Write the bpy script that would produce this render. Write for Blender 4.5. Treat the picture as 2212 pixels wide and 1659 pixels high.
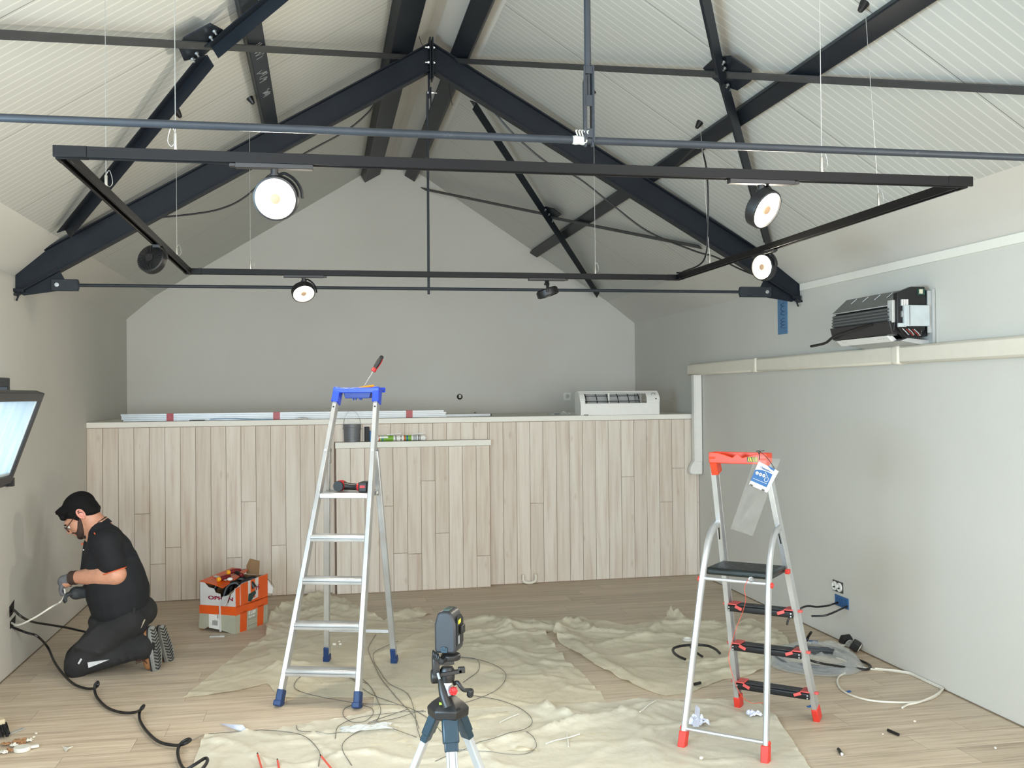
import bpy, bmesh, math, random
from math import sin, cos, pi, radians, sqrt, atan2
from mathutils import Vector, Matrix, noise
from mathutils.geometry import delaunay_2d_cdt
random.seed(7)
for _o in list(bpy.data.objects): bpy.data.objects.remove(_o)
S = bpy.context.scene
COL = S.collection
V = Vector
# ------------------------------------------------------------------ camera
F_PX, PITCH, YAW, ROLL, EYE = 2167.0, 0.01003, 0.18774, 0.00968, 1.65
_f = V((cos(PITCH)*sin(YAW), cos(PITCH)*cos(YAW), sin(PITCH)))
_r = V((cos(YAW), -sin(YAW), 0)); _d = _f.cross(_r)
RT = cos(ROLL)*_r + sin(ROLL)*_d
DN = -sin(ROLL)*_r + cos(ROLL)*_d
CAM = V((0, 0, EYE))
cd = bpy.data.cameras.new('camera'); cam = bpy.data.objects.new('camera', cd); COL.objects.link(cam)
cam.matrix_world = Matrix(((RT.x, -DN.x, -_f.x, 0), (RT.y, -DN.y, -_f.y, 0), (RT.z, -DN.z, -_f.z, EYE), (0, 0, 0, 1)))
cd.sensor_fit = 'HORIZONTAL'; cd.sensor_width = 36; cd.lens = 36*F_PX/2212; cd.clip_start = 0.05
S.camera = cam
S.view_settings.view_transform = 'Standard'; S.view_settings.look = 'None'
S.view_settings.gamma = 1; S.view_settings.use_curve_mapping = False
S.view_settings.exposure = 0.74
# ------------------------------------------------------------------ daylight and added fill
w = bpy.data.worlds.new('world'); S.world = w; w.use_nodes = True
w.node_tree.nodes['Background'].inputs[0].default_value = (0.72, 0.86, 1.0, 1)
w.node_tree.nodes['Background'].inputs[1].default_value = 1.2
def area(name, loc, target, sx, sy, power, col):
    l = bpy.data.lights.new(name, 'AREA'); l.shape = 'RECTANGLE'; l.size = sx; l.size_y = sy
    l.energy = power; l.color = col
    o = bpy.data.objects.new(name, l); COL.objects.link(o); o.location = loc
    o.rotation_euler = (V(target)-V(loc)).to_track_quat('-Z', 'Y').to_euler()
    return o
area('daylight_front_glazing', (0.8, -5.3, 1.5), (0.5, 3, 0.7), 3.6, 2.2, 225, (0.98, 0.98, 0.95))
area('daylight_tilted_window', (-2.35, 5.8, 1.46), (0.5, 5.8, 1.4), 1.2, 0.6, 4, (0.80, 0.92, 1.0))
area('daylight_left_window', (-1.98, 1.4, 1.45), (3.3, 6.0, 0.9), 1.7, 1.0, 160, (0.58, 0.81, 1.0))
area('fill_right', (3.55, 0.6, 1.55), (-1.85, 4.4, 0.8), 1.8, 1.1, 98, (1.0, 0.97, 0.90))  # added unseen fill from the right, brightens the left wall
area('fill_overhead_left', (-0.55, 1.3, 3.20), (0.4, 4.6, 0.0), 1.0, 1.5, 24, (0.94, 0.97, 1.0))  # added overhead fill, no opening in the ceiling; lifts floor and sheets
area('fill_overhead_right', (2.1, 1.3, 3.15), (0.8, 5.0, 0.0), 1.0, 1.5, 24, (0.96, 0.98, 1.0))  # second added overhead fill, for floor and side walls

def ray(x, y): return _f + RT*((x-1106)/F_PX) + DN*((y-829.5)/F_PX)
def at(x, y, ax, v):
    d = ray(x, y); i = 'XYZ'.index(ax); return CAM + d*((v-CAM[i])/d[i])
def on(x, y, p, n):
    d = ray(x, y); n = V(n); return CAM + d*((V(p)-CAM).dot(n)/d.dot(n))
def fl(x, y, z=0.0): return at(x, y, 'Z', z)
# ------------------------------------------------------------------ materials
def lin(c): return tuple(((v/255)/12.92 if v <= 10 else ((v/255+0.055)/1.055)**2.4) for v in c)
def hexm(c): return lin(c)+(1,)
class N:
    def __init__(s, name):
        s.m = bpy.data.materials.new(name); s.m.use_nodes = True; s.t = s.m.node_tree
        s.b = s.t.nodes['Principled BSDF']; s.out = s.t.nodes['Material Output']
    def n(s, typ, **k):
        a = s.t.nodes.new(typ)
        for q, v in k.items(): setattr(a, q, v)
        return a
    def l(s, a, b): s.t.links.new(a, b)
    def math(s, op, a, b=None, c=None):
        m = s.n('ShaderNodeMath', operation=op)
        for i, v in enumerate((a, b, c)):
            if v is None: continue
            if isinstance(v, (int, float)): m.inputs[i].default_value = v
            else: s.l(v, m.inputs[i])
        return m.outputs[0]
    def ramp(s, src, stops):
        r = s.n('ShaderNodeValToRGB'); e = r.color_ramp.elements
        while len(e) < len(stops): e.new(0.5)
        for q, (p, c) in zip(e, stops): q.position = p; q.color = c
        s.l(src, r.inputs[0]); return r.outputs[0]
    def mix(s, fac, a, b, mode='MIX'):
        m = s.n('ShaderNodeMix', data_type='RGBA', blend_type=mode)
        for i, v in ((0, fac), (6, a), (7, b)):
            if isinstance(v, (int, float)): m.inputs[i].default_value = v
            elif isinstance(v, tuple): m.inputs[i].default_value = v
            else: s.l(v, m.inputs[i])
        return m.outputs[2]
    def noise(s, scale, vec=None, detail=3, rough=.5, out=0):
        q = s.n('ShaderNodeTexNoise'); q.inputs['Scale'].default_value = scale
        q.inputs['Detail'].default_value = detail; q.inputs['Roughness'].default_value = rough
        s.l(vec if vec is not None else s.pos(), q.inputs['Vector']); return q.outputs[out]
    def pos(s):
        if not hasattr(s, '_p'): s._p = s.n('ShaderNodeNewGeometry').outputs['Position']
        return s._p
    def xyz(s):
        q = s.n('ShaderNodeSeparateXYZ'); s.l(s.pos(), q.inputs[0]); return q.outputs
    def comb(s, x, y, z):
        q = s.n('ShaderNodeCombineXYZ')
        for i, v in enumerate((x, y, z)):
            if isinstance(v, (int, float)): q.inputs[i].default_value = v
            else: s.l(v, q.inputs[i])
        return q.outputs[0]
    def bump(s, h, strength=.2, dist=.01):
        q = s.n('ShaderNodeBump'); q.inputs['Strength'].default_value = strength
        q.inputs['Distance'].default_value = dist; s.l(h, q.inputs['Height']); s.l(q.outputs[0], s.b.inputs['Normal'])
MC = {}
def M(name, col=(128, 128, 128), rough=.5, metal=0., var=.06, scale=20, bump=0., spec=.5, coat=0., emit=0., alpha=1.):
    """plain surface with a little procedural mottling"""
    if name in MC: return MC[name]
    g = N(name); c = hexm(col)
    d = tuple(v*(1-var*2.2) for v in c[:3])+(1,)
    g.l(g.mix(g.ramp(g.noise(scale), [(.3, (0, 0, 0, 1)), (.75, (1, 1, 1, 1))]), c, d), g.b.inputs['Base Color'])
    g.b.inputs['Roughness'].default_value = rough; g.b.inputs['Metallic'].default_value = metal
    g.b.inputs['Specular IOR Level'].default_value = spec; g.b.inputs['Coat Weight'].default_value = coat
    if emit: g.b.inputs['Emission Color'].default_value = c; g.b.inputs['Emission Strength'].default_value = emit
    if bump: g.bump(g.noise(scale*3, detail=6), bump, .004)
    if alpha < 1: g.b.inputs['Alpha'].default_value = alpha
    MC[name] = g.m; return g.m
def wall_mat(name, col, bumpy=.12):
    g = N(name); c = hexm(col)
    blot = g.ramp(g.noise(1.3, detail=5), [(.35, c), (.7, tuple(v*.955 for v in c[:3])+(1,))])
    g.l(blot, g.b.inputs['Base Color']); g.b.inputs['Roughness'].default_value = .75
    g.b.inputs['Specular IOR Level'].default_value = .25
    g.bump(g.noise(160, detail=4), bumpy, .002); MC[name] = g.m; return g.m
WALL = wall_mat('white_wall_paint', (208, 205, 197))
WALLB = wall_mat('white_ceiling_paint', (212, 209, 202))
TRIMW = wall_mat('white_trim_paint', (234, 230, 220), .03)
def ceiling_mat():
    g = N('ribbed_white_panel'); x, y, z = g.xyz()
    t = g.math('FRACT', g.math('MULTIPLY', y, 16.0))
    line = g.math('LESS_THAN', g.math('ABSOLUTE', g.math('SUBTRACT', t, .5)), .075)
    j = g.math('FRACT', g.math('ADD', g.math('MULTIPLY', y, 1.0), -.20))
    joint = g.math('LESS_THAN', g.math('ABSOLUTE', g.math('SUBTRACT', j, .5)), .0022)
    base = g.mix(line, hexm((190, 190, 184)), hexm((210, 209, 202)))
    base = g.mix(joint, base, hexm((110, 108, 100)))
    g.l(base, g.b.inputs['Base Color']); g.b.inputs['Roughness'].default_value = .42
    h = g.math('SUBTRACT', g.math('MULTIPLY', line, .5), g.math('MULTIPLY', joint, 1.0))
    g.bump(h, .10, .002); return g.m
CEIL = ceiling_mat()
def floor_mat():
    g = N('grey_oak_laminate'); x, y, z = g.xyz(); W = .19
    row = g.math('FLOOR', g.math('DIVIDE', y, W))
    wn = g.n('ShaderNodeTexWhiteNoise', noise_dimensions='1D'); g.l(row, wn.inputs['W'])
    xs = g.math('DIVIDE', g.math('ADD', x, g.math('MULTIPLY', wn.outputs[0], 3.1)), 1.28)
    idx = g.math('FLOOR', xs)
    wn2 = g.n('ShaderNodeTexWhiteNoise', noise_dimensions='2D'); g.l(g.comb(row, idx, 0), wn2.inputs['Vector'])
    r = wn2.outputs[0]
    gv = g.comb(g.math('ADD', g.math('MULTIPLY', x, .9), g.math('MULTIPLY', r, 37)), g.math('MULTIPLY', y, 17), g.math('MULTIPLY', r, 11))
    gr = g.noise(1.6, gv, 6, .62)
    gv2 = g.comb(g.math('ADD', g.math('MULTIPLY', x, 3.2), g.math('MULTIPLY', r, 90)), g.math('MULTIPLY', y, 70), r)
    gr2 = g.noise(1.5, gv2, 4, .6)
    c = g.ramp(gr, [(.26, hexm((148, 130, 110))), (.42, hexm((184, 165, 141))), (.58, hexm((203, 185, 160))), (.78, hexm((218, 202, 179)))])
    c = g.mix(.28, c, g.ramp(gr2, [(.3, hexm((156, 138, 118))), (.65, hexm((226, 211, 190)))]))
    kn = g.n('ShaderNodeTexVoronoi'); kn.inputs['Scale'].default_value = 1.0
    g.l(g.comb(g.math('MULTIPLY', x, 1.1), g.math('MULTIPLY', y, 4.2), r), kn.inputs['Vector'])
    c = g.mix(g.ramp(kn.outputs['Distance'], [(.02, (.55, .55, .55, 1)), (.085, (0, 0, 0, 1))]), c, hexm((104, 88, 70)))
    tone = g.ramp(r, [(0, (.90, .89, .88, 1)), (1, (1.06, 1.06, 1.07, 1))])
    c = g.mix(1., c, tone, 'MULTIPLY')
    fy = g.math('FRACT', g.math('DIVIDE', y, W)); fx = g.math('FRACT', xs)
    sy = g.math('LESS_THAN', fy, .016); sx = g.math('LESS_THAN', fx, .0018)
    seam = g.math('MAXIMUM', sy, sx)
    c = g.mix(g.math('MULTIPLY', seam, .6), c, hexm((92, 78, 62)))
    dust = g.ramp(g.noise(.9, detail=6, rough=.65), [(.45, (0, 0, 0, 1)), (.75, (.28, .28, .28, 1))])
    c = g.mix(dust, c, hexm((190, 186, 178)))
    g.l(c, g.b.inputs['Base Color'])
    g.l(g.math('ADD', .42, g.math('MULTIPLY', gr, .18)), g.b.inputs['Roughness'])
    g.bump(g.math('SUBTRACT', g.math('MULTIPLY', gr2, .25), seam), .25, .002); return g.m
FLOOR = floor_mat()
def board_mat(name, stops, groove=False):
    g = N(name); x, y, z = g.xyz()
    at_ = g.n('ShaderNodeAttribute', attribute_name='rnd'); r = at_.outputs['Fac']
    v = g.comb(g.math('ADD', g.math('MULTIPLY', x, 26), g.math('MULTIPLY', r, 50)), r, g.math('ADD', g.math('MULTIPLY', z, 1.5), g.math('MULTIPLY', r, 31)))
    gr = g.noise(1.0, v, 5, .6)
    v2 = g.comb(g.math('ADD', g.math('MULTIPLY', x, 90), g.math('MULTIPLY', r, 50)), r, g.math('MULTIPLY', z, 4))
    g2 = g.noise(1.0, v2, 3, .5)
    c = g.ramp(gr, stops)
    c = g.mix(g.math('MULTIPLY', g2, .22), c, hexm((228, 222, 211)))
    kn = g.n('ShaderNodeTexVoronoi'); kn.inputs['Scale'].default_value = 1.0
    g.l(g.comb(g.math('MULTIPLY', x, 9), g.math('MULTIPLY', r, 40), g.math('MULTIPLY', z, 3.2)), kn.inputs['Vector'])
    c = g.mix(g.ramp(kn.outputs['Distance'], [(.03, (.4, .4, .4, 1)), (.13, (0, 0, 0, 1))]), c, hexm((176, 152, 132)))
    c = g.mix(1., c, g.ramp(r, [(0, (.91, .875, .85, 1)), (1, (1.04, 1.04, 1.04, 1))]), 'MULTIPLY')
    g.l(c, g.b.inputs['Base Color']); g.b.inputs['Roughness'].default_value = .6
    g.bump(g2, .12, .002); MC[name] = g.m; return g.m
BOARD = board_mat('whitewashed_board', [(.22, hexm((192, 170, 152))), (.5, hexm((214, 203, 189))), (.8, hexm((226, 218, 206)))])
GROOVE = M('board_groove_brown', (176, 150, 130), .8)
def steel_mat(name, col, scuff=.0, rough=.42):
    g = N(name); c = hexm(col)
    n1 = g.noise(9, detail=6, rough=.7)
    base = g.ramp(n1, [(.3, c), (.75, tuple(v*1.5 for v in c[:3])+(1,))])
    if scuff:
        n2 = g.noise(14, g.comb(*[g.math('MULTIPLY', q, k) for q, k in zip(g.xyz(), (1, 3, 1))]), 8, .75)
        base = g.mix(g.ramp(n2, [(.62, (0, 0, 0, 1)), (.8, (scuff, scuff, scuff, 1))]), base, hexm((150, 150, 148)))
    g.l(base, g.b.inputs['Base Color']); g.b.inputs['Roughness'].default_value = rough
    g.b.inputs['Specular IOR Level'].default_value = .22
    g.bump(g.noise(60, detail=5), .1, .002); MC[name] = g.m; return g.m
STEEL = steel_mat('anthracite_painted_steel', (21, 26, 33))
STEELS = steel_mat('scuffed_anthracite_steel', (38, 42, 47), .22)
FLATB = steel_mat('grey_primed_flat_bar', (58, 59, 60), .12, .5)
BOLT = M('zinc_bolt', (190, 192, 192), .35, .9)
RAIL = M('satin_black_aluminium', (5, 5, 7), .5, .0, .05, 30, spec=.22)
PLBLACK = M('black_plastic', (16, 16, 18), .45)
CABLEB = M('black_cable_sheath', (20, 20, 22), .4)
CABLEW = M('white_cable_sheath', (226, 222, 210), .45)
WIREM = M('thin_steel_wire', (178, 178, 174), .35, .6)
WHITEP = M('white_plastic', (232, 230, 224), .4, var=.02)
CREAMP = M('cream_trunking_plastic', (226, 218, 202), .45, var=.02)
BLACKHOLE = M('cavity_shade', (26, 23, 20), .9)  # dark colour stands in for the shade inside holes and slots
def glass_mat():
    g = N('clear_pane'); t = g.n('ShaderNodeBsdfTransparent'); gl = g.n('ShaderNodeBsdfGlossy')
    gl.inputs['Roughness'].default_value = .02; t.inputs[0].default_value = (.93, .97, .97, 1)
    m = g.n('ShaderNodeMixShader'); m.inputs[0].default_value = .08
    g.l(t.outputs[0], m.inputs[1]); g.l(gl.outputs[0], m.inputs[2]); g.l(m.outputs[0], g.out.inputs[0]); return g.m
GLASS = glass_mat()
def frosted():
    g = N('hazy_lit_glass'); tl = g.n('ShaderNodeBsdfTranslucent'); tl.inputs[0].default_value = (.80, .92, .97, 1)
    g.b.inputs['Base Color'].default_value = (.72, .84, .88, 1); g.b.inputs['Roughness'].default_value = .15
    x, y, z = g.xyz(); n1 = g.noise(1.0, g.comb(g.math('MULTIPLY', x, 2), g.math('MULTIPLY', y, 14), g.math('MULTIPLY', z, 3)), 3)
    g.l(g.ramp(n1, [(.3, (.70, .82, .88, 1)), (.7, (.92, .97, 1, 1))]), tl.inputs[0])
    m = g.n('ShaderNodeMixShader'); m.inputs[0].default_value = .7
    g.l(g.b.outputs[0], m.inputs[1]); g.l(tl.outputs[0], m.inputs[2]); g.l(m.outputs[0], g.out.inputs[0]); return g.m
HAZE = frosted()
# ------------------------------------------------------------------ mesh builder
class MB:
    def __init__(s): s.v = []; s.f = []; s.r = []; s.rnd = 0.5
    def add(s, vs, fs):
        b = len(s.v); s.v += [V(p) for p in vs]
        for f in fs: s.f.append([b+i for i in f]); s.r.append(s.rnd)
        return s
    def box(s, c, size, R=None):
        c = V(c); h = V(size)/2; P = []
        for i in (-1, 1):
            for j in (-1, 1):
                for k in (-1, 1):
                    q = V((i*h.x, j*h.y, k*h.z))
                    if R is not None: q = R @ q
                    P.append(c+q)
        return s.add(P, [(0, 1, 3, 2), (4, 6, 7, 5), (0, 4, 5, 1), (2, 3, 7, 6), (0, 2, 6, 4), (1, 5, 7, 3)])
    def bar(s, a, b, w, h, up=(0, 0, 1), prof=None):
        """straight member from a to b; prof = list of (side, up) points, else a w x h rectangle"""
        a = V(a); b = V(b); d = (b-a).normalized(); u = V(up); sd = d.cross(u)
        if sd.length < 1e-5: sd = d.cross(V((1, 0, 0)))
        sd.normalize(); u = sd.cross(d).normalized()
        prof = prof or [(-w/2, -h/2), (w/2, -h/2), (w/2, h/2), (-w/2, h/2)]
        n = len(prof); P = [a+sd*x+u*y for x, y in prof]+[b+sd*x+u*y for x, y in prof]
        fs = [(i, (i+1) % n, n+(i+1) % n, n+i) for i in range(n)]
        s.add(P, fs); bb = len(s.v)-2*n
        s.f.append([bb+i for i in reversed(range(n))]); s.f.append([bb+n+i for i in range(n)]); s.r += [s.rnd]*2
        return s
    def tube(s, pts, r, n=8, closed=False, caps=True, flat=1.0):
        pts = [V(p) for p in pts]; m = len(pts); T = []
        for i in range(m):
            a = pts[(i-1) % m] if (closed or i > 0) else pts[i]; b = pts[(i+1) % m] if (closed or i < m-1) else pts[i]
            t = b-a; T.append(t.normalized() if t.length > 1e-9 else V((0, 0, 1)))
        u = T[0].cross(V((0, 0, 1)))
        if u.length < 1e-3: u = T[0].cross(V((1, 0, 0)))
        u.normalize(); P = []
        for i in range(m):
            u = (u-T[i]*u.dot(T[i])).normalized(); w_ = T[i].cross(u)
            rr = r[i] if isinstance(r, (list, tuple)) else r
            for k in range(n):
                a = 2*pi*k/n; P.append(pts[i]+u*cos(a)*rr+w_*sin(a)*rr*flat)
        fs = []
        for i in range(m if closed else m-1):
            j = (i+1) % m
            for k in range(n): fs.append((i*n+k, i*n+(k+1) % n, j*n+(k+1) % n, j*n+k))
        if caps and not closed: fs += [tuple(reversed(range(n))), tuple((m-1)*n+k for k in range(n))]
        return s.add(P, fs)
    def lathe(s, prof, o, ax=(0, 0, 1), n=24):
        """prof: (radius, height along ax)"""
        o = V(o); ax = V(ax).normalized(); u = ax.orthogonal().normalized(); w_ = ax.cross(u); P = []; m = len(prof)
        for r, h in prof:
            for k in range(n):
                a = 2*pi*k/n; P.append(o+ax*h+u*cos(a)*max(r, 1e-5)+w_*sin(a)*max(r, 1e-5))
        fs = [(i*n+k, i*n+(k+1) % n, (i+1)*n+(k+1) % n, (i+1)*n+k) for i in range(m-1) for k in range(n)]
        fs += [tuple(reversed(range(n))), tuple((m-1)*n+k for k in range(n))]
        return s.add(P, fs)
    def cyl(s, a, b, r, n=16): 
        a = V(a); b = V(b); return s.lathe([(r, 0), (r, (b-a).length)], a, b-a, n)
    def prism(s, poly, vec):
        poly = [V(p) for p in poly]; vec = V(vec); n = len(poly)
        s.add(poly+[p+vec for p in poly], [(i, (i+1) % n, n+(i+1) % n, n+i) for i in range(n)]+[tuple(reversed(range(n))), tuple(range(n, 2*n))])
        return s
    def ell(s, c, r, R=None, nu=16, nv=10):
        c = V(c); P = []; r = V(r) if not isinstance(r, (int, float)) else V((r, r, r))
        P.append(V((0, 0, -1)))
        for j in range(1, nv):
            t = -pi/2+pi*j/nv
            for k in range(nu): P.append(V((cos(t)*cos(2*pi*k/nu), cos(t)*sin(2*pi*k/nu), sin(t))))
        P.append(V((0, 0, 1))); Q = []
        for p in P:
            q = V((p.x*r.x, p.y*r.y, p.z*r.z))
            if R is not None: q = R @ q
            Q.append(c+q)
        fs = [(0, 1+(k+1) % nu, 1+k) for k in range(nu)]
        for j in range(nv-2):
            a = 1+j*nu; b = a+nu
            fs += [(a+k, a+(k+1) % nu, b+(k+1) % nu, b+k) for k in range(nu)]
        a = 1+(nv-2)*nu; t = len(P)-1
        fs += [(a+k, a+(k+1) % nu, t) for k in range(nu)]
        return s.add(Q, fs)
    def cap(s, a, b, ra, rb, n=16, m=5):
        """tapered capsule"""
        a = V(a); b = V(b); L = (b-a).length; prof = []
        for i in range(m+1): t = -pi/2+pi/2*i/m; prof.append((ra*cos(t), ra*sin(t)))
        for i in range(m+1): t = pi/2*i/m; prof.append((rb*cos(t), L+rb*sin(t)))
        return s.lathe(prof, a, b-a, n)
    def build(s, name, mat, parent=None, bevel=0., ang=32, kind=None, solid=0., remesh=0., smooth_it=0, label=None, sub=0):
        me = bpy.data.meshes.new(name); off = wloc(parent) if parent else V((0, 0, 0))
        me.from_pydata([tuple(p-off) for p in s.v], [], s.f); me.validate()
        if len(me.polygons) == len(s.r) and len(set(s.r)) > 1:
            at_ = me.attributes.new('rnd', 'FLOAT', 'FACE')
            at_.data.foreach_set('value', s.r)
        me.materials.append(mat); o = bpy.data.objects.new(name, me); COL.objects.link(o)
        bm = bmesh.new(); bm.from_mesh(me); bmesh.ops.recalc_face_normals(bm, faces=bm.faces); bm.to_mesh(me); bm.free()
        if remesh:
            md = o.modifiers.new('r', 'REMESH'); md.mode = 'VOXEL'; md.voxel_size = remesh; md.use_smooth_shade = True
            if smooth_it: q = o.modifiers.new('s', 'SMOOTH'); q.iterations = smooth_it; q.factor = .5
        if bevel:
            md = o.modifiers.new('b', 'BEVEL'); md.width = bevel; md.segments = 2; md.limit_method = 'ANGLE'; md.angle_limit = radians(35)
        if solid: md = o.modifiers.new('so', 'SOLIDIFY'); md.thickness = solid; md.offset = 0
        if sub: md = o.modifiers.new('su', 'SUBSURF'); md.levels = sub; md.render_levels = sub
        me.polygons.foreach_set('use_smooth', [True]*len(me.polygons))
        try: me.set_sharp_from_angle(angle=radians(ang))
        except Exception: pass
        if parent: o.parent = parent
        if kind: o['kind'] = kind
        if label: o['label'] = label
        return o
def wloc(o):
    v = V((0, 0, 0))
    while o: v += o.location; o = o.parent
    return v
def tag(o, label, cat, group=None):
    o['label'] = label; o['category'] = cat
    if group: o['group'] = group
    return o
def thing(name, loc, label, cat, group=None):
    o = bpy.data.objects.new(name, None); COL.objects.link(o); o.location = loc; o.empty_display_size = .05
    return tag(o, label, cat, group)
def struct(name, mb, mat, **k): return mb.build(name, mat, kind='structure', **k)
def bez(pts, k=8, closed=False):
    """Catmull-Rom through pts"""
    pts = [V(p) for p in pts]; n = len(pts); out = []
    for i in range(n if closed else n-1):
        p1, p2 = pts[i], pts[(i+1) % n]
        p0 = pts[(i-1) % n] if (closed or i) else p1*2-p2
        p3 = pts[(i+2) % n] if (closed or i < n-2) else p2*2-p1
        for j in range(k):
            t = j/k; out.append(.5*((2*p1)+(p2-p0)*t+(2*p0-5*p1+4*p2-p3)*t*t+(3*p1-p0-3*p2+p3)*t**3))
    if not closed: out.append(pts[-1])
    return out
def text(s, size, o, xd, yd, mat, parent, name='lettering', ext=.0006, bold=0., sx=1.0, align='LEFT', label=None, shear=0.):
    """flat letters at o, running along xd with the letter tops towards yd"""
    cu = bpy.data.curves.new(name, 'FONT'); cu.body = s; cu.size = size; cu.extrude = ext; cu.offset = bold; cu.align_x = align; cu.shear = shear
    tmp = bpy.data.objects.new('tmp_text', cu); COL.objects.link(tmp)
    dg = bpy.context.evaluated_depsgraph_get(); me = bpy.data.meshes.new_from_object(tmp.evaluated_get(dg))
    bpy.data.objects.remove(tmp); xd = V(xd).normalized(); yd = V(yd); yd = (yd-xd*yd.dot(xd)).normalized(); zd = xd.cross(yd)
    off = wloc(parent)
    for v in me.vertices:
        c = v.co.copy(); v.co = V(o)+xd*c.x*sx+yd*c.y+zd*c.z-off
    me.materials.clear(); me.materials.append(mat)
    ob = bpy.data.objects.new(name, me); COL.objects.link(ob); ob.parent = parent
    if label: ob['label'] = label
    return ob
def rotz(a): return Matrix.Rotation(a, 3, 'Z')
def frame(x, z):
    """rotation whose local X is x and local Z near z"""
    x = V(x).normalized(); z = V(z); y = z.cross(x).normalized(); z = x.cross(y)
    return Matrix((x, y, z)).transposed()
# ================================================================== ROOM SHELL
XL, XR, YF = -1.845, 3.35, -5.5
def yb(x): return 10.21+.048*(x-XL)          # back wall, slightly out of square
RX, RZ = .75, 4.11                           # ridge of the ceiling
EL, ER, EZ = (-1.58, 2.64), (3.04, 2.64), 2.40
fm = MB().box(((XL+XR)/2, 2.5, -.05), (XR-XL+.5, 16.4, .1)); struct('floor', fm, FLOOR)
def holed(mb, x0, x1, y0, y1, z0, z1, holes):
    """wall slab x0..x1 thick along y with rectangular openings (ya, yb, za, zb)"""
    y = y0
    for (a, b, c, d) in sorted(holes):
        mb.box(((x0+x1)/2, (y+a)/2, (z0+z1)/2), (x1-x0, a-y, z1-z0))
        mb.box(((x0+x1)/2, (a+b)/2, (z0+c)/2), (x1-x0, b-a, c-z0))
        mb.box(((x0+x1)/2, (a+b)/2, (d+z1)/2), (x1-x0, b-a, z1-d)); y = b
    mb.box(((x0+x1)/2, (y+y1)/2, (z0+z1)/2), (x1-x0, y1-y, z1-z0)); return mb
struct('wall_left', holed(MB(), XL-.2, XL, YF, 10.6, 0, 2.9, [(5.2, 6.45, 1.14, 1.77), (.5, 2.4, .95, 2.0)]), WALL)
struct('wall_right', holed(MB(), XR, XR+.2, YF, 10.7, 0, 2.9, [(-.3, 1.5, 1.0, 2.1)]), WALL)
wn3 = struct('window_3', MB(), WALL) if 0 else None
struct('wall_back', MB().prism([(XL-.2, yb(XL-.2), 0), (XR+.2, yb(XR+.2), 0), (XR+.2, yb(XR+.2), 2.8), (RX, yb(RX), 4.3), (XL-.2, yb(XL-.2), 2.8)], (0, .15, 0)), WALL)
m = MB()
for c, s in (((XL+.1, YF-.1, 1.45), (1., .2, 2.9)), ((XR-.2, YF-.1, 1.45), (1., .2, 2.9)), (((XL+XR)/2, YF-.1, 3.45), (XR-XL+.6, .2, 1.9))): m.box(c, s)
struct('wall_front', m, WALL)
t_ = .06
m = MB()
m.prism([(EL[0]-.35, YF-.2, EL[1]-.35*.631), (RX, YF-.2, RZ), (RX, YF-.2, RZ+.1), (EL[0]-.35, YF-.2, EL[1]+.1-.35*.631)], (0, 16.3, 0))
m.prism([(ER[0]+.35, YF-.2, ER[1]-.35*.642), (RX, YF-.2, RZ), (RX, YF-.2, RZ+.1), (ER[0]+.35, YF-.2, ER[1]+.1-.35*.642)], (0, 16.3, 0))
struct('ceiling', m, CEIL)
# sloping plaster bands between wall head and panels, ridge strip, cornice, skirting gap
struct('trim_1', MB().prism([(XL-.01, YF, EZ), (EL[0], YF, EL[1]), (EL[0]-.12, YF, EL[1]+.02), (XL-.1, YF, EZ+.1)], (0, 15.9, 0)), WALLB)
struct('trim_2', MB().prism([(XR+.01, YF, EZ), (ER[0], YF, ER[1]), (ER[0]+.12, YF, ER[1]+.02), (XR+.1, YF, EZ+.1)], (0, 16.05, 0)), WALLB)
m = MB(); k1, k2 = .631, .642
m.prism([(.44, YF, RZ-.31*k1-.002), (.66, YF, RZ-.075), (.72, YF, RZ-.035), (.78, YF, RZ-.035), (.84, YF, RZ-.075), (1.06, YF, RZ-.31*k2-.002), (RX, YF, RZ+.02)], (0, 16.0, 0))
struct('trim_3', m, WALLB)
struct('trim_4', MB().box((XR-.006, .6, 2.386), (.014, 12.0, .048)), TRIMW)
# ---- half-height timber-clad wall with a deep ledge behind it
def yw(x): return 8.50+.02*(x-XL)
LZ = 1.455
struct('wall_half', MB().prism([(XL, yw(XL)+.010, 0), (XR, yw(XR)+.010, 0), (XR, yb(XR), 0), (XL, yb(XL), 0)], (0, 0, 1.41)), GROOVE)
struct('trim_5', MB().prism([(XL, yw(XL)-.008, 1.41), (XR, yw(XR)-.008, 1.41), (XR, yb(XR), 1.41), (XL, yb(XL), 1.41)], (0, 0, .045)), TRIMW, bevel=.004)
def boards(mb, x0, x1, z0, z1, yf, pitch=.119, splits=.22, th=.0105):
    x = x0
    while x < x1-.01:
        w_ = min(pitch, x1-x)-.0028; zs = [z0, z1]
        if random.random() < splits*1.4: zs.insert(1, z0+(z1-z0)*random.uniform(.15, .85))
        for a, b in zip(zs, zs[1:]):
            mb.rnd = random.random(); g = .0015
            y = yf(x+w_/2); mb.box((x+w_/2, y+th/2, (a+b)/2), (w_, th, b-a-2*g), rotz(.02))
        x += pitch
    return mb
cl = boards(MB(), XL+.002, .10, .004, 1.408, yw); boards(cl, 1.425, XR-.002, .004, 1.408, yw); boards(cl, .10, 1.425, 1.262, 1.408, yw, splits=0)
cl = struct('trim_6', cl, BOARD, bevel=.0015)
ybx = lambda x: yw(x)-.085
bx = MB().prism([(.115, ybx(.115)+.010, 0), (1.412, ybx(1.412)+.010, 0), (1.412, yw(1.4)+.03, 0), (.115, yw(.1)+.03, 0)], (0, 0, 1.21))
bx = struct('wall_boxing', bx, GROOVE)
struct('trim_7', boards(MB(), .115, 1.414, .004, 1.212, ybx, .1178, .25), BOARD, bevel=.0015)
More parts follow.
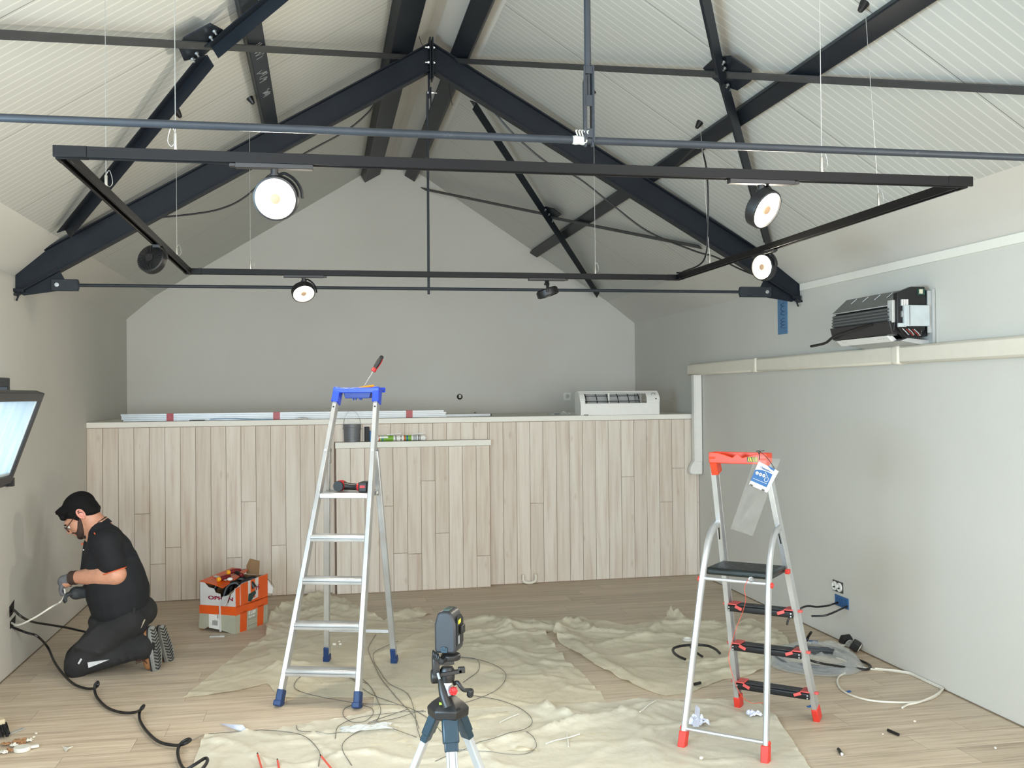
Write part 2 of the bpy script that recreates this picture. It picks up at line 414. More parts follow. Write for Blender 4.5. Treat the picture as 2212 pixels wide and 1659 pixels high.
struct('trim_8', MB().prism([(.108, ybx(.108)-.012, 1.212), (1.422, ybx(1.422)-.012, 1.212), (1.422, yw(1.42)+.02, 1.212), (.108, yw(.1)+.02, 1.212)], (0, 0, .05)), TRIMW, bevel=.004)
struct('trim_9', MB().box((.088, yw(.09)-.008, .70), (.024, .02, 1.40)), BOARD)
SKG = M('dark_floor_gap', (128, 112, 92), .9)
struct('baseboard_left', MB().box((XL+.003, 1.5, .004), (.004, 14, .005)), SKG)
struct('baseboard_right', MB().box((XR-.003, 1.55, .004), (.004, 14.1, .005)), SKG)

# ---- windows in the left wall
AN = M('anthracite_window_frame', (44, 46, 50), .4)
GASK = M('white_spacer_bar', (214, 226, 232), .4)
def frame_y(mb, x, y0, y1, z0, z1, w_, d):
    for a, b in (((x, (y0+y1)/2, z0+w_/2), (d, y1-y0, w_)), ((x, (y0+y1)/2, z1-w_/2), (d, y1-y0, w_)),
                 ((x, y0+w_/2, (z0+z1)/2), (d, w_, z1-z0-2*w_)), ((x, y1-w_/2, (z0+z1)/2), (d, w_, z1-z0-2*w_))): mb.box(a, b)
    return mb
wn = struct('window_1', frame_y(MB(), XL-.03, 5.2, 6.455, 1.135, 1.775, .05, .09), AN, bevel=.003)
def tilt(p, a=-.345):        # sash hinged along its lower edge, leaning into the room
    h = V((XL+.015, 0, 1.165)); q = V(p)-h; return h+V((q.x*cos(a)-q.z*sin(a), q.y, q.x*sin(a)+q.z*cos(a)))
def tb(mb, c, s): mb.box(tilt(c), s, Matrix.Rotation(.345, 3, 'Y')); return mb
m = MB(); X0 = XL+.02
tb(m, (X0, 5.79, 1.19), (.055, 1.14, .05)); tb(m, (X0, 5.79, 1.70), (.055, 1.14, .05)); tb(m, (X0, 6.335, 1.445), (.055, .05, .47)); tb(m, (X0, 5.245, 1.445), (.055, .05, .47))
sash = m.build('sash', AN, wn, bevel=.003, label='dark grey sash tilted inwards')
m = MB(); tb(m, (X0, 6.303, 1.445), (.03, .014, .46)); tb(m, (X0, 5.79, 1.222), (.03, 1.05, .014)); m.build('spacer_bar', GASK, sash)
m = MB(); tb(m, (X0, 5.79, 1.445), (.012, 1.05, .46)); m.build('pane', HAZE, sash)
m = MB(); m.cyl(tilt((X0-.03, 6.31, 1.702)), tilt((X0+.0, 6.31, 1.702)), .012); m.box((XL+.01, 6.43, 1.155), (.06, .04, .05)); m.build('hinge', PLBLACK, wn)
wn2 = struct('window_2', frame_y(MB(), XL-.03, .5, 2.4, .95, 2.0, .05, .07), AN)
MB().box((XL-.03, 1.45, 1.475), (.01, 1.8, .95)).build('pane', GLASS, wn2)
wn3 = struct('window_3', frame_y(MB(), XR+.03, -.3, 1.5, 1.0, 2.1, .05, .07), AN)  # unseen window, added to go with the right-hand fill
MB().box((XR+.03, .6, 1.55), (.01, 1.7, 1.0)).build('pane', GLASS, wn3)

# ================================================================== ROOF STEEL
PL = (V((-1.58, 0, 2.625)), V((.589, 0, -1)).normalized()); PR = (V((3.05, 0, 2.64)), V((-.58, 0, -1)).normalized())
def onp(q, P, off=0.): return on(q[0], q[1], P[0]+P[1]*off, P[1])
HB, WBM, TW, TF = .162, .082, .006, .009
IPROF = [(-WBM/2, -HB/2), (WBM/2, -HB/2), (WBM/2, -HB/2+TF), (TW/2, -HB/2+TF), (TW/2, HB/2-TF), (WBM/2, HB/2-TF), (WBM/2, HB/2), (-WBM/2, HB/2), (-WBM/2, HB/2-TF), (-TW/2, HB/2-TF), (-TW/2, -HB/2+TF), (-WBM/2, -HB/2+TF)]
def hexbolt(mb, p, d, r=.009, l=.012):
    p = V(p); d = V(d).normalized(); mb.lathe([(r, 0), (r, l*.6)], p, d, 6); mb.lathe([(r*.55, l*.6), (r*.55, l*1.7)], p, d, 8)
def make_truss(Y, label, near):
    t = thing('roof_truss', (.73, Y, 2.36), label, 'roof truss', 'steel trusses spanning the room')
    # rafter axes lie half a beam depth under the purlins
    nl, nr = PL[1], PR[1]; apL = V((.726, Y, 3.982)); apR = V((.734, Y, 3.982))
    ftL = V((XL-.01, Y, 2.625+.589*(XL-.01+1.58))); ftR = V((XR+.01, Y, 2.64-.58*(.31)))
    for ft, ap, n in ((ftL, apL, nl), (ftR, apR, nr)):
        rb = MB().bar(ft+n*HB/2, ap+n*HB/2, 0, 0, -n, IPROF); dd = (ap-ft).normalized(); nn_ = len(IPROF)
        for i_ in range(nn_, 2*nn_): rb.v[i_] = rb.v[i_]+dd*(((.7155 if ft.x < 0 else .7445)-rb.v[i_].x)/dd.x)
        for i_ in range(nn_): rb.v[i_] = rb.v[i_]+dd*(((XL+.002 if ft.x < 0 else XR-.002)-rb.v[i_].x)/dd.x)
        rb.build('rafter', STEEL, t, bevel=.0015)
    pl = MB().box((.721, Y, 3.875), (.009, .11, .27)).box((.739, Y, 3.875), (.009, .11, .27)); pl.build('apex_plate', STEEL, t, bevel=.001)
    b = MB()
    for z in (3.945, 3.845):
        for y in (-.035, .035): b = MB(); hexbolt(b, (.7155, Y+y, z), (-1, 0, 0), .011, .016); b.build('apex_bolt', BOLT, t); b = MB(); hexbolt(b, (.7445, Y+y, z), (1, 0, 0), .011, .006); b.build('apex_nut', BOLT, t)
    zt = 2.352
    MB().cyl((-1.50, Y, zt), (2.92, Y, zt), .0105, 12).build('tie_rod', STEELS, t)
    for s, xe, xf in ((1, -1.845, -1.48), (-1, 3.335, 2.895)):
        g = MB().prism([(xe+s*.02, Y-.005, 2.30), (xe+s*.06, Y-.005, 2.355), (xe+s*.245, Y-.005, 2.465), (xe+s*.285, Y-.005, 2.39), (xe+s*.26, Y-.005, 2.318), (xe+s*.05, Y-.005, 2.285)], (0, .01, 0))
        g.box((xe+s*.03, Y, 2.315), (.06, .09, .02)); g.build('shoe_plate', STEEL, t, bevel=.001)
        f = MB()
        for y in (-.014, .014): f.box(((xe+s*.21+xf)/2, Y+y, zt), (abs(xf-xe-s*.21), .008, .072))
        f.box((xf-s*.01, Y, zt), (.03, .03, .05)); fk = f.build('tie_fork', STEELS, t, bevel=.003)
        b = MB(); hexbolt(b, (xe+s*.245, Y-.018, zt), (0, -1, 0), .014, .01); b.build('clevis_bolt', BOLT, fk)
        m = MB(); m.cyl((xe+s*.03, Y-.02, 2.30), (xe+s*.015, Y-.03, 2.25), .006, 8); m.build('anchor_rod', STEEL, t)
    if near:
        MB().cyl((.734, Y, 3.76), (.734, Y, 2.47), .0095, 12).build('king_rod', STEELS, t)
        for sx in (-.012, .008):
            z0, z1, w_ = 2.335, 2.56-(.03 if sx < 0 else 0), .02
            hp = MB().prism([(.734+sx, Y-.013, z0+.02), (.734+sx, Y-.005, z0), (.734+sx, Y+.005, z0), (.734+sx, Y+.013, z0+.02), (.734+sx, Y+.013, z1-.012), (.734+sx, Y-.013, z1)], (.006, 0, 0))
            hp.build('hanger_plate', STEELS, t)
        m = MB()
        for sx in (-.0135, .0125): m.box((.734+sx, Y-.0135, 2.45), (.004, .004, .21))
        m.box((.734, Y-.012, 2.46), (.021, .003, .03)).box((.734, Y-.012, 2.545), (.021, .003, .02)).box((.734, Y-.012, 2.37), (.021, .003, .025)); m.build('hanger_web', STEELS, t)
        m = MB(); m.lathe([(.0112, 0), (.013, .008), (.0118, .02), (.0135, .03), (.0115, .04)], (.688, Y, zt), (1, 0, 0), 12)
        for i in range(5): a = i*1.1; m.tube(bez([(.70+.008*i, Y-.01, zt+.01), (.695+.008*i, Y-.014, zt+.022), (.70+.01*i, Y-.008, zt+.026)], 4), .002, 5)
        m.build('masking_tape', M('grey_tape', (170, 170, 166), .6), t)
    else:
        MB().cyl((.706, Y, 3.66), (.702, Y, 2.316), .0085, 10).build('king_rod', STEELS, t)
        m = MB().box((.716, Y, 3.70), (.012, .03, .16)); m.box((.728, Y, 3.62), (.006, .03, .14)); m.build('hanger_plate', STEEL, t)
        b = MB(); hexbolt(b, (.71, Y-.0, 3.655), (-1, 0, 0), .012, .006); b.build('hanger_bolt', BOLT, t); b = MB(); hexbolt(b, (.732, Y, 3.655), (1, 0, 0), .007, .022); b.build('hanger_nut', BOLT, t)
    return t
make_truss(6.62, 'far black steel roof truss whose thin tie rod crosses behind the track lights', False)
make_truss(2.69, 'near steel roof truss with scuffed tie rod crossing the whole picture above the track', True)
# purlins: rectangular steel resting on the rafters
def purlin(x0, x1, y0, y1, P, hgt, label, mat=STEEL, name='purlin', drop=0.):
    """box from x0 to x1 measured on the rafter plane, standing hgt up to the panels"""
    p, n = P; s = V((1, 0, (-(n.x)/n.z))) ; z = lambda x: p.z+(x-p.x)*(-n.x/n.z)
    a = V((x0, y0, z(x0)))+n*drop; b = V((x1, y0, z(x1)))+n*drop
    m = MB().prism([a, b, b-n*hgt, a-n*hgt], (0, y1-y0, 0))
    return tag(m.build(name, mat, bevel=.006), label, 'roof beam', 'steel purlins under the roof panels')
ye = yb(.7)+.02
purlin(.452, .610, YF, ye, PL, .083, 'dark steel purlin running just left of the white ridge')
purlin(.855, .960, YF, ye, PR, .095, 'dark steel purlin running just right of the white ridge')
lp = purlin(-.339, -.259, YF, 6.60, PL, .055, 'scuffed dark purlin left of the ridge, stopping at the far truss', STEELS)
for k, (y0, n_) in enumerate(((5.05, 9), (5.45, 8), (5.8, 5), (4.75, 4))):
    q = []
    for i in range(n_*3):
        xx = -.325+.052*random.random(); yy = y0+.008*i
        q.append(V((xx, yy, 2.625+.589*(xx+1.58)))+PL[1]*.0012)
    MB().tube(bez(q, 3), .0009, 4).build('chalk_scribble', M('chalk_white', (150, 150, 146), .9), lp)
purlin(2.18, 2.262, YF, yb(2.2)+.02, PR, .038, 'long dark purlin on the right roof slope, running from upper right to the back wall')
# angle-iron wind bracing bolted under the purlins
LP = lambda a, t=.006: [(-a/2, 0), (a/2, 0), (a/2, -t), (-a/2+t, -t), (-a/2+t, -a), (-a/2, -a)]
def brace(P, dA, dB, gus, bolts, label, dA2=None, group=None):
    """dA: lower and upper halves of the angle-iron diagonal, dB: flat bar, gus: outline of the gusset"""
    n = P[1]; g = [onp(q, P, .012) for q in gus]; c = sum(g, V())/len(g)
    t = thing('wind_brace', c, label, 'roof brace', 'crossed wind braces under the roof slopes')
    for a, b in dA: MB().bar(a+n*.02, b+n*.02, 0, 0, -n, LP(.06)).build('angle_iron', STEEL, t, bevel=.001)
    for a, b in dB: MB().bar(a+n*.016, b+n*.016, .05, .006, -n).build('flat_bar', FLATB, t)
    m = MB().prism(g, -n*.007); m.build('gusset_plate', STEEL, t, bevel=.001)
    for q in bolts:
        b = MB(); hexbolt(b, onp(q, P, .024), n, .009, .012); b.build('bolt', BOLT, t)
    return t
def ext(a, b, k): return b+(b-a).normalized()*k
a0, g0 = onp((128, 492), PL), onp((432, 112), PL); g1 = onp((444, 92), PL); a1 = onp((553, 0), PL)
b0, b1 = onp((868, 118), PL), onp((0, 66), PL)
brace(PL, [(a0, g0), (g1, ext(g1, a1, 1.45))], [(b0, ext(b0, b1, .75))],
      [(386, 104), (399, 82), (456, 52), (483, 66), (486, 90), (455, 108), (437, 124), (398, 132)],
      [(462, 66), (454, 79), (424, 114), (415, 126)], 'crossed bracing under the left roof slope with a bolted gusset at upper left')
a0, g0 = onp((1662, 520), PR), onp((1568, 172), PR); g1 = onp((1562, 156), PR); a1 = onp((1530, 0), PR)
b0, b1 = onp((990, 127), PR), onp((2212, 188), PR)
brace(PR, [(a0, g0), (g1, ext(g1, a1, 1.3))], [(b0, ext(b0, b1, .75))],
      [(1518, 148), (1543, 125), (1578, 122), (1623, 153), (1623, 175), (1593, 196), (1558, 184), (1539, 170)],
      [(1564, 133), (1566, 146), (1573, 182), (1575, 193)], 'crossed bracing under the right roof slope with a bolted gusset at upper right')
a0, g0 = onp((1292, 627), PR), onp((1190, 468), PR); g1 = onp((1178, 450), PR); a1 = onp((1026, 214), PR)
b0, b1 = onp((905, 403), PR), onp((1172, 458), PR); b2, b3 = onp((1190, 466), PR), onp((1515, 530), PR)
brace(PR, [(a0, g0), (g0, ext(g1, a1, .0))], [(b0, b1), (b2, b3)],
      [(1162, 452), (1178, 447), (1196, 452), (1212, 464), (1200, 474), (1182, 468)],
      [(1179, 452), (1187, 462), (1195, 476)], 'small crossed bracing beyond the far truss near the back wall')

# ================================================================== LIGHT TRACK
TX0, TX1, TY0, TY1, TZ = -.745, 2.205, 3.125, 5.985, 2.371
RP = [(-.018, .016), (-.018, -.016), (-.009, -.016), (-.009, .006), (.009, .006), (.009, -.016), (.018, -.016), (.018, .016)]
trk = thing('lighting_track', ((TX0+TX1)/2, (TY0+TY1)/2, TZ), 'square frame of black lighting track hung on thin wires under the trusses', 'lighting track')
K = .075
for a, b in (((TX0+K, TY0), (TX1-K, TY0)), ((TX0+K, TY1), (TX1-K, TY1)), ((TX0, TY0+K), (TX0, TY1-K)), ((TX1, TY0+K), (TX1, TY1-K))):
    MB().bar((*a, TZ), (*b, TZ), 0, 0, (0, 0, 1), RP).build('track_rail', RAIL, trk, bevel=.001)
RPC = [(x*1.07, y*1.05) for x, y in RP]
for cx, sx in ((TX0, 1), (TX1, -1)):
    for cy, sy in ((TY0, 1), (TY1, -1)):
        m = MB().bar((cx-sx*.018, cy, TZ), (cx+sx*K, cy, TZ), 0, 0, (0, 0, 1), RPC).bar((cx, cy+sy*.0185, TZ), (cx, cy+sy*K, TZ), 0, 0, (0, 0, 1), RPC)
        m.build('corner_connector', RAIL, trk, bevel=.0015)
def emis(name, col, st):
    g = N(name); g.b.inputs['Emission Color'].default_value = hexm(col); g.b.inputs['Emission Strength'].default_value = st
    g.b.inputs['Base Color'].default_value = (.8, .8, .8, 1); return g.m
LED = emis('lit_led_diffuser', (255, 244, 222), 14.0)
LEDC = M('lamp_centre_cone', (150, 122, 96), .6, emit=.35)
LENS_OFF = M('unlit_lens', (60, 60, 62), .2)
def spot(base, along, c, n, side, lit, label):
    """base: adapter centre on the track, c: head centre, n: direction the lamp faces"""
    base = V(base); n = V(n).normalized(); t = thing('track_spotlight', base, label, 'spotlight', 'round spotlights on the lighting track')
    al = V(along).normalized(); sd = al.cross(V((0, 0, 1)))
    R = Matrix((al, sd, V((0, 0, 1)))).transposed()
    z0 = TZ-.016
    m = MB().box((base.x, base.y, z0-.0065), (.23, .03, .015), R); m.box(V((base.x, base.y, z0-.006))+al*.122, (.022, .024, .01), R)
    ad = m.build('track_adapter', PLBLACK, t, bevel=.0015)
    top = V((base.x, base.y, z0-.014)); piv = top+V((0, 0, -.022))
    u = n.cross(V((0, 0, 1)))
    if u.length < .2: u = V((1, 0, 0))
    u.normalize(); u *= side; up = (V((0, 0, 1))-n*n.z)
    up = up.normalized() if up.length > .35 else V((0, 0, 1))
    m = MB().lathe([(.012, 0), (.012, .02)], piv, (0, 0, 1), 14); m.lathe([(.017, -.004), (.017, .006)], piv, (0, 0, 1), 14)
    cc = c; arc = [piv]
    for i in range(9):
        a = pi/2*(1-i/8)*.92
        arc.append(cc+(u*cos(a)+V((0, 0, 1))*sin(a)*(1 if abs(n.z) < .85 else .9))*.079)
    arc[1] = (arc[0]+arc[2])/2
    m.tube(bez(arc, 4), .0095, 8, flat=.5); m.build('bracket_arm', PLBLACK, t)
    r = .068
    hd = MB().lathe([(r*.93, -.022), (r, -.017), (r, .012), (r*.985, .017), (r*.9, .019), (r*.87, .012)], c, n, 40); hd = hd.build('lamp_head', PLBLACK, t, ang=40)
    fn = MB()
    for i in range(36):
        a = 2*pi*i/36; d = (u*cos(a)+n.cross(u)*sin(a)); fn.bar(c-n*.0235+d*.022, c-n*.0235+d*.06, .0022, .005, n)
    fn.lathe([(.02, 0), (.02, .006)], c-n*.028, n, 20); fn.build('cooling_fins', PLBLACK, hd)
    m = MB(); nn = 40; prof = [(r*.86, .013), (.018, .013)]; q = []
    m.lathe([(r*.86, .010), (r*.86, .0135)], c, n, nn); m.build('diffuser', LED if lit else LENS_OFF, hd, label='glowing round diffuser' if lit else None)
    MB().lathe([(.0185, .0137), (.015, .0185), (.006, .021)], c, n, 20).build('lens_cone', LEDC if lit else LENS_OFF, hd)
    if lit:
        l = bpy.data.lights.new('lamp_light', 'SPOT'); l.energy = lit; l.spot_size = radians(160); l.spot_blend = 1.0; l.shadow_soft_size = .05; l.color = (1.0, .90, .74)
        o = bpy.data.objects.new('lamp_light', l); COL.objects.link(o); o.location = c+n*.03-base; o.parent = t
        o.rotation_euler = (-n).to_track_quat('Z', 'Y').to_euler()
    return t
def cdir(r_, d_, f_): return RT*r_+DN*d_-_f*f_      # direction given as right, down, towards the camera
spot((at(593, 360, 'Y', TY0).x, TY0, 0), (-1, 0, 0), at(597, 428, 'Y', TY0), cdir(.03, .32, .95), -1, 10, 'lit spotlight facing the camera at the left of the near track rail')
spot((at(1644, 385, 'Y', TY0).x, TY0, 0), (1, 0, 0), at(1649, 450, 'Y', TY0), cdir(.58, .50, .64), -1, 28, 'lit spotlight angled downwards at the right of the near track rail')
pc = at(1650, 577, 'X', TX1+.0); spot((TX1, pc.y, 0), (0, -1, 0), pc, cdir(-.80, .08, .6), -1, 110, 'lit spotlight on the right track rail, above the truss foot')
pc = at(655, 631, 'Y', TY1); spot((at(656, 592, 'Y', TY1).x, TY1, 0), (1, 0, 0), pc, cdir(.30, .70, .62), -1, 42, 'lit spotlight on the far track rail, left of the thin king rod')
pc = at(1183, 633, 'Y', TY1); spot((at(1181, 602, 'Y', TY1).x, TY1, 0), (1, 0, 0), pc, cdir(.30, .93, .02), 1, 0, 'unlit black spotlight seen edge-on under the far track rail')
pc = at(329, 561, 'X', TX0-.03); spot((TX0, pc.y+.02, 0), (0, 1, 0), pc, cdir(.22, .28, -.93), 1, 0, 'unlit black spotlight on the left track rail with its finned back showing')

# ---- suspension wires with ceiling cups and grippers
def zc(x): return EL[1]+(x-EL[0])*.631 if x < RX else ER[1]+(ER[0]-x)*.642
GRIP = M('nickel_gripper', (196, 192, 182), .3, .8)
def hanger(x, y, label, loop=1, ext_=0., lx=0.):
    x = x; zt = TZ+.016; z1 = zc(x+lx)
    t = thing('suspension_wire', (x, y, zt), label, 'suspension wire', 'thin wires holding the lighting track')
    MB().cyl((x, y, zt+.03), (x+lx, y, z1-.02), .0013, 6).build('wire', WIREM, t)
    m = MB().lathe([(.009, 0), (.009, .004), (.0055, .006), (.0055, .05), (.003, .056)], (x, y, zt), (0, 0, 1), 12); m.build('cable_gripper', GRIP, t)
    n = V((.533 if x < RX else -.54, 0, -.85)); MB().lathe([(.02, 0), (.019, .01), (.011, .042), (.006, .046)], (x+lx, y, z1+.002), n, 18).build('ceiling_cup', PLBLACK, t)
    m = MB(); q = [(x, y, zt+.055), (x+.012*loop, y, zt+.07), (x+.022*loop, y, zt+.03), (x+.012*loop, y, zt+.012), (x+.004*loop, y, zt+.02)]
    m.tube(bez(q, 5), .0011, 5); m.build('wire_tail', WIREM, t)
hanger(at(229, 372, 'X', TX0).x, at(229, 372, 'X', TX0).y, 'suspension wire at far left, holding the left track rail near its front corner')
hanger(at(379, 310, 'Y', TY0).x, TY0, 'suspension wire on the near track rail, left of the bright left spotlight', -1)
hanger(TX0, at(382, 545, 'X', TX0).y, 'suspension wire holding the left track rail beside its far corner')
hanger(at(541, 574, 'Y', TY1).x, TY1, 'suspension wire at the left end of the far track rail')
hanger(at(1286, 588, 'Y', TY1).x, TY1, 'suspension wire at the right end of the far track rail')
hanger(TX1, 5.46, 'suspension wire beside the black feed cable at the far right corner of the track', -1, lx=-.048)
hanger(at(1775, 360, 'Y', TY0).x, TY0, 'suspension wire on the near track rail, right of the angled spotlight')
hanger(TX1, at(1898, 435, 'X', TX1).y, 'suspension wire at far right, holding the right track rail', lx=-.048)

# ---- loose power cables around the truss
def yc(pts, Y): return [at(x, y, 'Y', (Y if not isinstance(Y, list) else Y[i])) for i, (x, y) in enumerate(pts)]
m = MB().tube(bez(yc([(342, 470), (420, 462), (480, 450), (530, 425), (590, 372), (668, 326), (735, 290), (775, 262), (812, 222), (850, 150)], 6.72), 6), .006, 8)
tag(m.build('power_cable', CABLEB), 'black cable sagging below the left rafter of the far truss', 'cable')
m = MB().tube(bez(yc([(1066, 240), (1110, 290), (1180, 350), (1250, 385), (1320, 440), (1400, 500), (1500, 542), (1545, 555), (1600, 582), (1660, 605)], 6.72), 6), .006, 8)
tag(m.build('power_cable', CABLEB), 'black cable following the right rafter of the far truss down to its foot', 'cable')
p = [onp((1588, 322), PR, .06), onp((1560, 320), PR, .05), onp((1535, 312), PR, .03)]
xq, yq = at(1500, 540, 'X', TX1-.02).x, at(1500, 540, 'X', TX1-.02).y
q = [(2.2, 6.05, 3.06), (2.19, 5.62, 3.10), (TX1-.012, 5.49, 3.0), (TX1-.01, 5.45, 2.8), (TX1-.012, 5.46, 2.55), (TX1-.01, 5.50, 2.44), (TX1-.005, 5.62, 2.402), (TX1-.003, 5.85, 2.397), (TX1, 5.94, 2.397), (TX1-.012, 5.975, 2.40)]
tag(MB().tube(bez(q, 6), .005, 8).build('feed_cable', CABLEB), 'black feed cable dropping from the right purlin onto the far right corner of the track', 'cable')
for a, b, l in (((905, 78), (915, 103), 'short dark wire end poking out left of the truss apex'), ((970, 180), (977, 227), 'short dark wire end hanging just right of the truss apex')):
    tag(MB().tube(bez([at(*a, 'Y', 6.5), at((a[0]+b[0])/2-1, (a[1]+b[1])/2, 'Y', 6.5), at(*b, 'Y', 6.5)], 4), .002, 5).build('loose_wire', CABLEB), l, 'wire')
# ================================================================== THINGS ON THE RIGHT WALL
tr = thing('cable_trunking', (3.31, 6, 1.855), 'cream plastic trunking along the right wall, turning down at the half-height wall', 'trunking')
for a, b in ((YF, 5.28), (5.34, 7.22), (7.28, 8.70)):
    MB().box((3.314, (a+b)/2, 1.855), (.072, b-a, .104)).build('trunking_length', CREAMP, tr, bevel=.014)
for y in (5.31, 7.25): MB().box((3.309, y, 1.855), (.078, .075, .112)).build('trunking_coupling', CREAMP, tr, bevel=.014)
MB().box((3.306, 8.535, 1.37), (.074, .062, .87)).box((3.28, 8.502, 1.37), (.004, .004, .86)).build('trunking_drop', WHITEP, tr, bevel=.008)
MB().prism([(3.228, 8.50, .97), (3.262, 8.50, 1.035), (3.343, 8.50, 1.035), (3.343, 8.50, .915), (3.25, 8.50, .915), (3.228, 8.50, .925)], (0, .068, 0)).build('end_cover', WHITEP, tr, bevel=.01)
# ---- stripped air-conditioning unit
GREYM = M('coil_grey_metal', (118, 120, 120), .4, .5); DKCOIL = M('dark_coil_fins', (84, 86, 86), .55, .2); CASE = M('pale_grey_casing', (176, 177, 175), .5)
ac = thing('wall_air_conditioner', (3.345, 5.4, 1.92), 'air conditioner on the right wall with its cover off, coil and electronics showing', 'air conditioner')
MB().box((3.338, 5.40, 2.06), (.018, .76, .30)).box((3.325, 5.04, 2.085), (.03, .012, .235)).build('mounting_plate', CASE, ac, bevel=.002)
MB().prism([(3.33, 5.07, 2.21), (3.22, 5.07, 2.205), (3.135, 5.07, 2.125), (3.12, 5.07, 1.98), (3.20, 5.07, 1.955), (3.33, 5.07, 1.95)], (0, .66, 0)).build('inner_case', PLBLACK, ac, bevel=.004)
m = MB().prism([(3.315, 5.12, 2.228), (3.215, 5.12, 2.214), (3.118, 5.12, 2.128), (3.126, 5.12, 2.120), (3.22, 5.12, 2.202), (3.315, 5.12, 2.214)], (0, .62, 0)); m.build('coil_upper', GREYM, ac, bevel=.001)
m = MB().box((3.116, 5.43, 2.124), (.006, .62, .005)); m.build('coil_edge', M('bright_foil', (225, 226, 226), .25, .6), ac)
cf = MB().prism([(3.119, 5.10, 2.112), (3.113, 5.10, 2.040), (3.13, 5.10, 2.040), (3.14, 5.10, 2.112)], (0, .63, 0)).build('coil_front', DKCOIL, ac)
for z in (2.05, 2.068, 2.086, 2.104): MB().cyl((3.1175+(z-2.112)*.08-.001, 5.10, z), (3.1175+(z-2.112)*.08-.001, 5.73, z), .006, 8).build('coil_row', GREYM, cf)
for i in range(4): MB().bar((3.20-.03*0, 5.2+.13*i, 2.207), (3.17, 5.215+.13*i, 2.178), .006, .004).build('coil_clip', CASE, ac)
MB().prism([(3.10, 5.08, 2.036), (3.118, 5.08, 1.965), (3.15, 5.08, 1.955), (3.17, 5.08, 2.036)], (0, .66, 0)).build('drip_tray', M('dark_drip_tray', (40, 40, 42), .4), ac, bevel=.003)
lv = MB().prism([(3.125, 5.15, 1.958), (3.16, 5.15, 1.925), (3.20, 5.15, 1.925), (3.16, 5.15, 1.962)], (0, .56, 0)).build('air_louver', WHITEP, ac, bevel=.001)
for y in (5.2, 5.23, 5.26, 5.62, 5.65): MB().box((3.143, y, 1.945), (.008, .012, .006)).build('louver_clip', CASE, lv)
MB().prism([(3.16, 5.06, 1.925), (3.345, 5.06, 1.895), (3.345, 5.06, 1.925), (3.2, 5.06, 1.94)], (0, .58, 0)).build('bottom_plate', CASE, ac)
MB().box((3.13, 5.095, 2.09), (.03, .05, .125)).build('side_bracket', M('light_grey_bracket', (190, 190, 186), .5), ac, bevel=.003)
MB().prism([(3.13, 5.045, 2.19), (3.22, 5.045, 2.225), (3.30, 5.045, 2.225), (3.315, 5.045, 2.12), (3.30, 5.045, 1.985), (3.26, 5.045, 1.94), (3.18, 5.045, 1.94), (3.13, 5.045, 2.0)], (0, .04, 0)).build('electronics_housing', PLBLACK, ac, bevel=.004)
cv = MB().box((3.236, 5.032, 2.062), (.155, .022, .116)).box((3.15, 5.034, 2.01), (.05, .014, .022)).build('terminal_cover', M('pale_blue_grey_cover', (186, 194, 196), .4), ac, bevel=.003)
MB().box((3.19, 5.0205, 2.062), (.003, .002, .11)).build('cover_fold', DKCOIL, cv)
MB().box((3.275, 5.042, 2.195), (.045, .006, .035)).build('circuit_board', M('green_circuit_board', (24, 62, 54), .4), ac)
MB().box((3.27, 5.037, 2.197), (.02, .006, .024)).build('relay', M('cream_relay', (206, 200, 176), .5), ac)
for i in range(4): MB().box((3.155+.010*i, 5.04, 2.135), (.006, .02, .034)).build('wire_connector', WHITEP, ac)
MB().box((3.165, 5.038, 2.072), (.03, .02, .036)).build('stepper_motor', M('grey_motor', (150, 150, 150), .4), ac, bevel=.004)
for i in range(9):
    a = V((3.15+.012*i, 5.03, 1.985+.006*random.random())); m = MB().tube(bez([a, a+V((.015, -.012, -.02)), a+V((.03+.01*random.random(), -.004, -.035)), a+V((.05, .01, -.01))], 5), .0025, 5)
    m.build('internal_wire', M('red_wire', (150, 40, 34), .5) if i in (2, 5) else (CABLEB if i % 3 else CASE), ac)
q = [(3.10, 5.25, 2.03), (3.096, 5.45, 2.01), (3.09, 5.66, 1.985)]+[at(1785, 740, 'X', 3.09), at(1768, 745, 'X', 3.085), at(1752, 748, 'X', 3.08)]
MB().tube(bez(q, 6), .0085, 8).build('drain_hose', CABLEB, ac, label='black hose sticking out to the left')
# ---- blue back box high on the wall
BLUEB = M('blue_back_box', (84, 128, 168), .5, bump=.2); BLUED = M('dark_blue_ridge', (52, 88, 128), .5)
def wy(x, y): return at(x, y, 'X', XR)
p0, p1 = wy(1679, 650), wy(1704, 718); zc0 = (p0.z+p1.z)/2; yc0 = (p0.y+p1.y)/2
bb = thing('flush_back_box', (XR, yc0, zc0), 'narrow upright blue back box set in the right wall under the truss foot', 'electrical box')
MB().box((XR-.002, yc0, zc0), (.008, .155, .262)).build('box_rim', BLUEB, bb, bevel=.003)
for i, (dy, dz, r) in enumerate([(0, .085, .012), (0, .055, .020), (0, .022, .014), (0, -.028, .012), (0, -.052, .012), (0, -.076, .013)]):
    MB().tube([(XR-.008, yc0-.035+.055*sin(pi*k/8), zc0+dz+r*cos(pi*k/8)) for k in range(9)], .0022, 5).build('moulded_ridge', BLUED, bb)
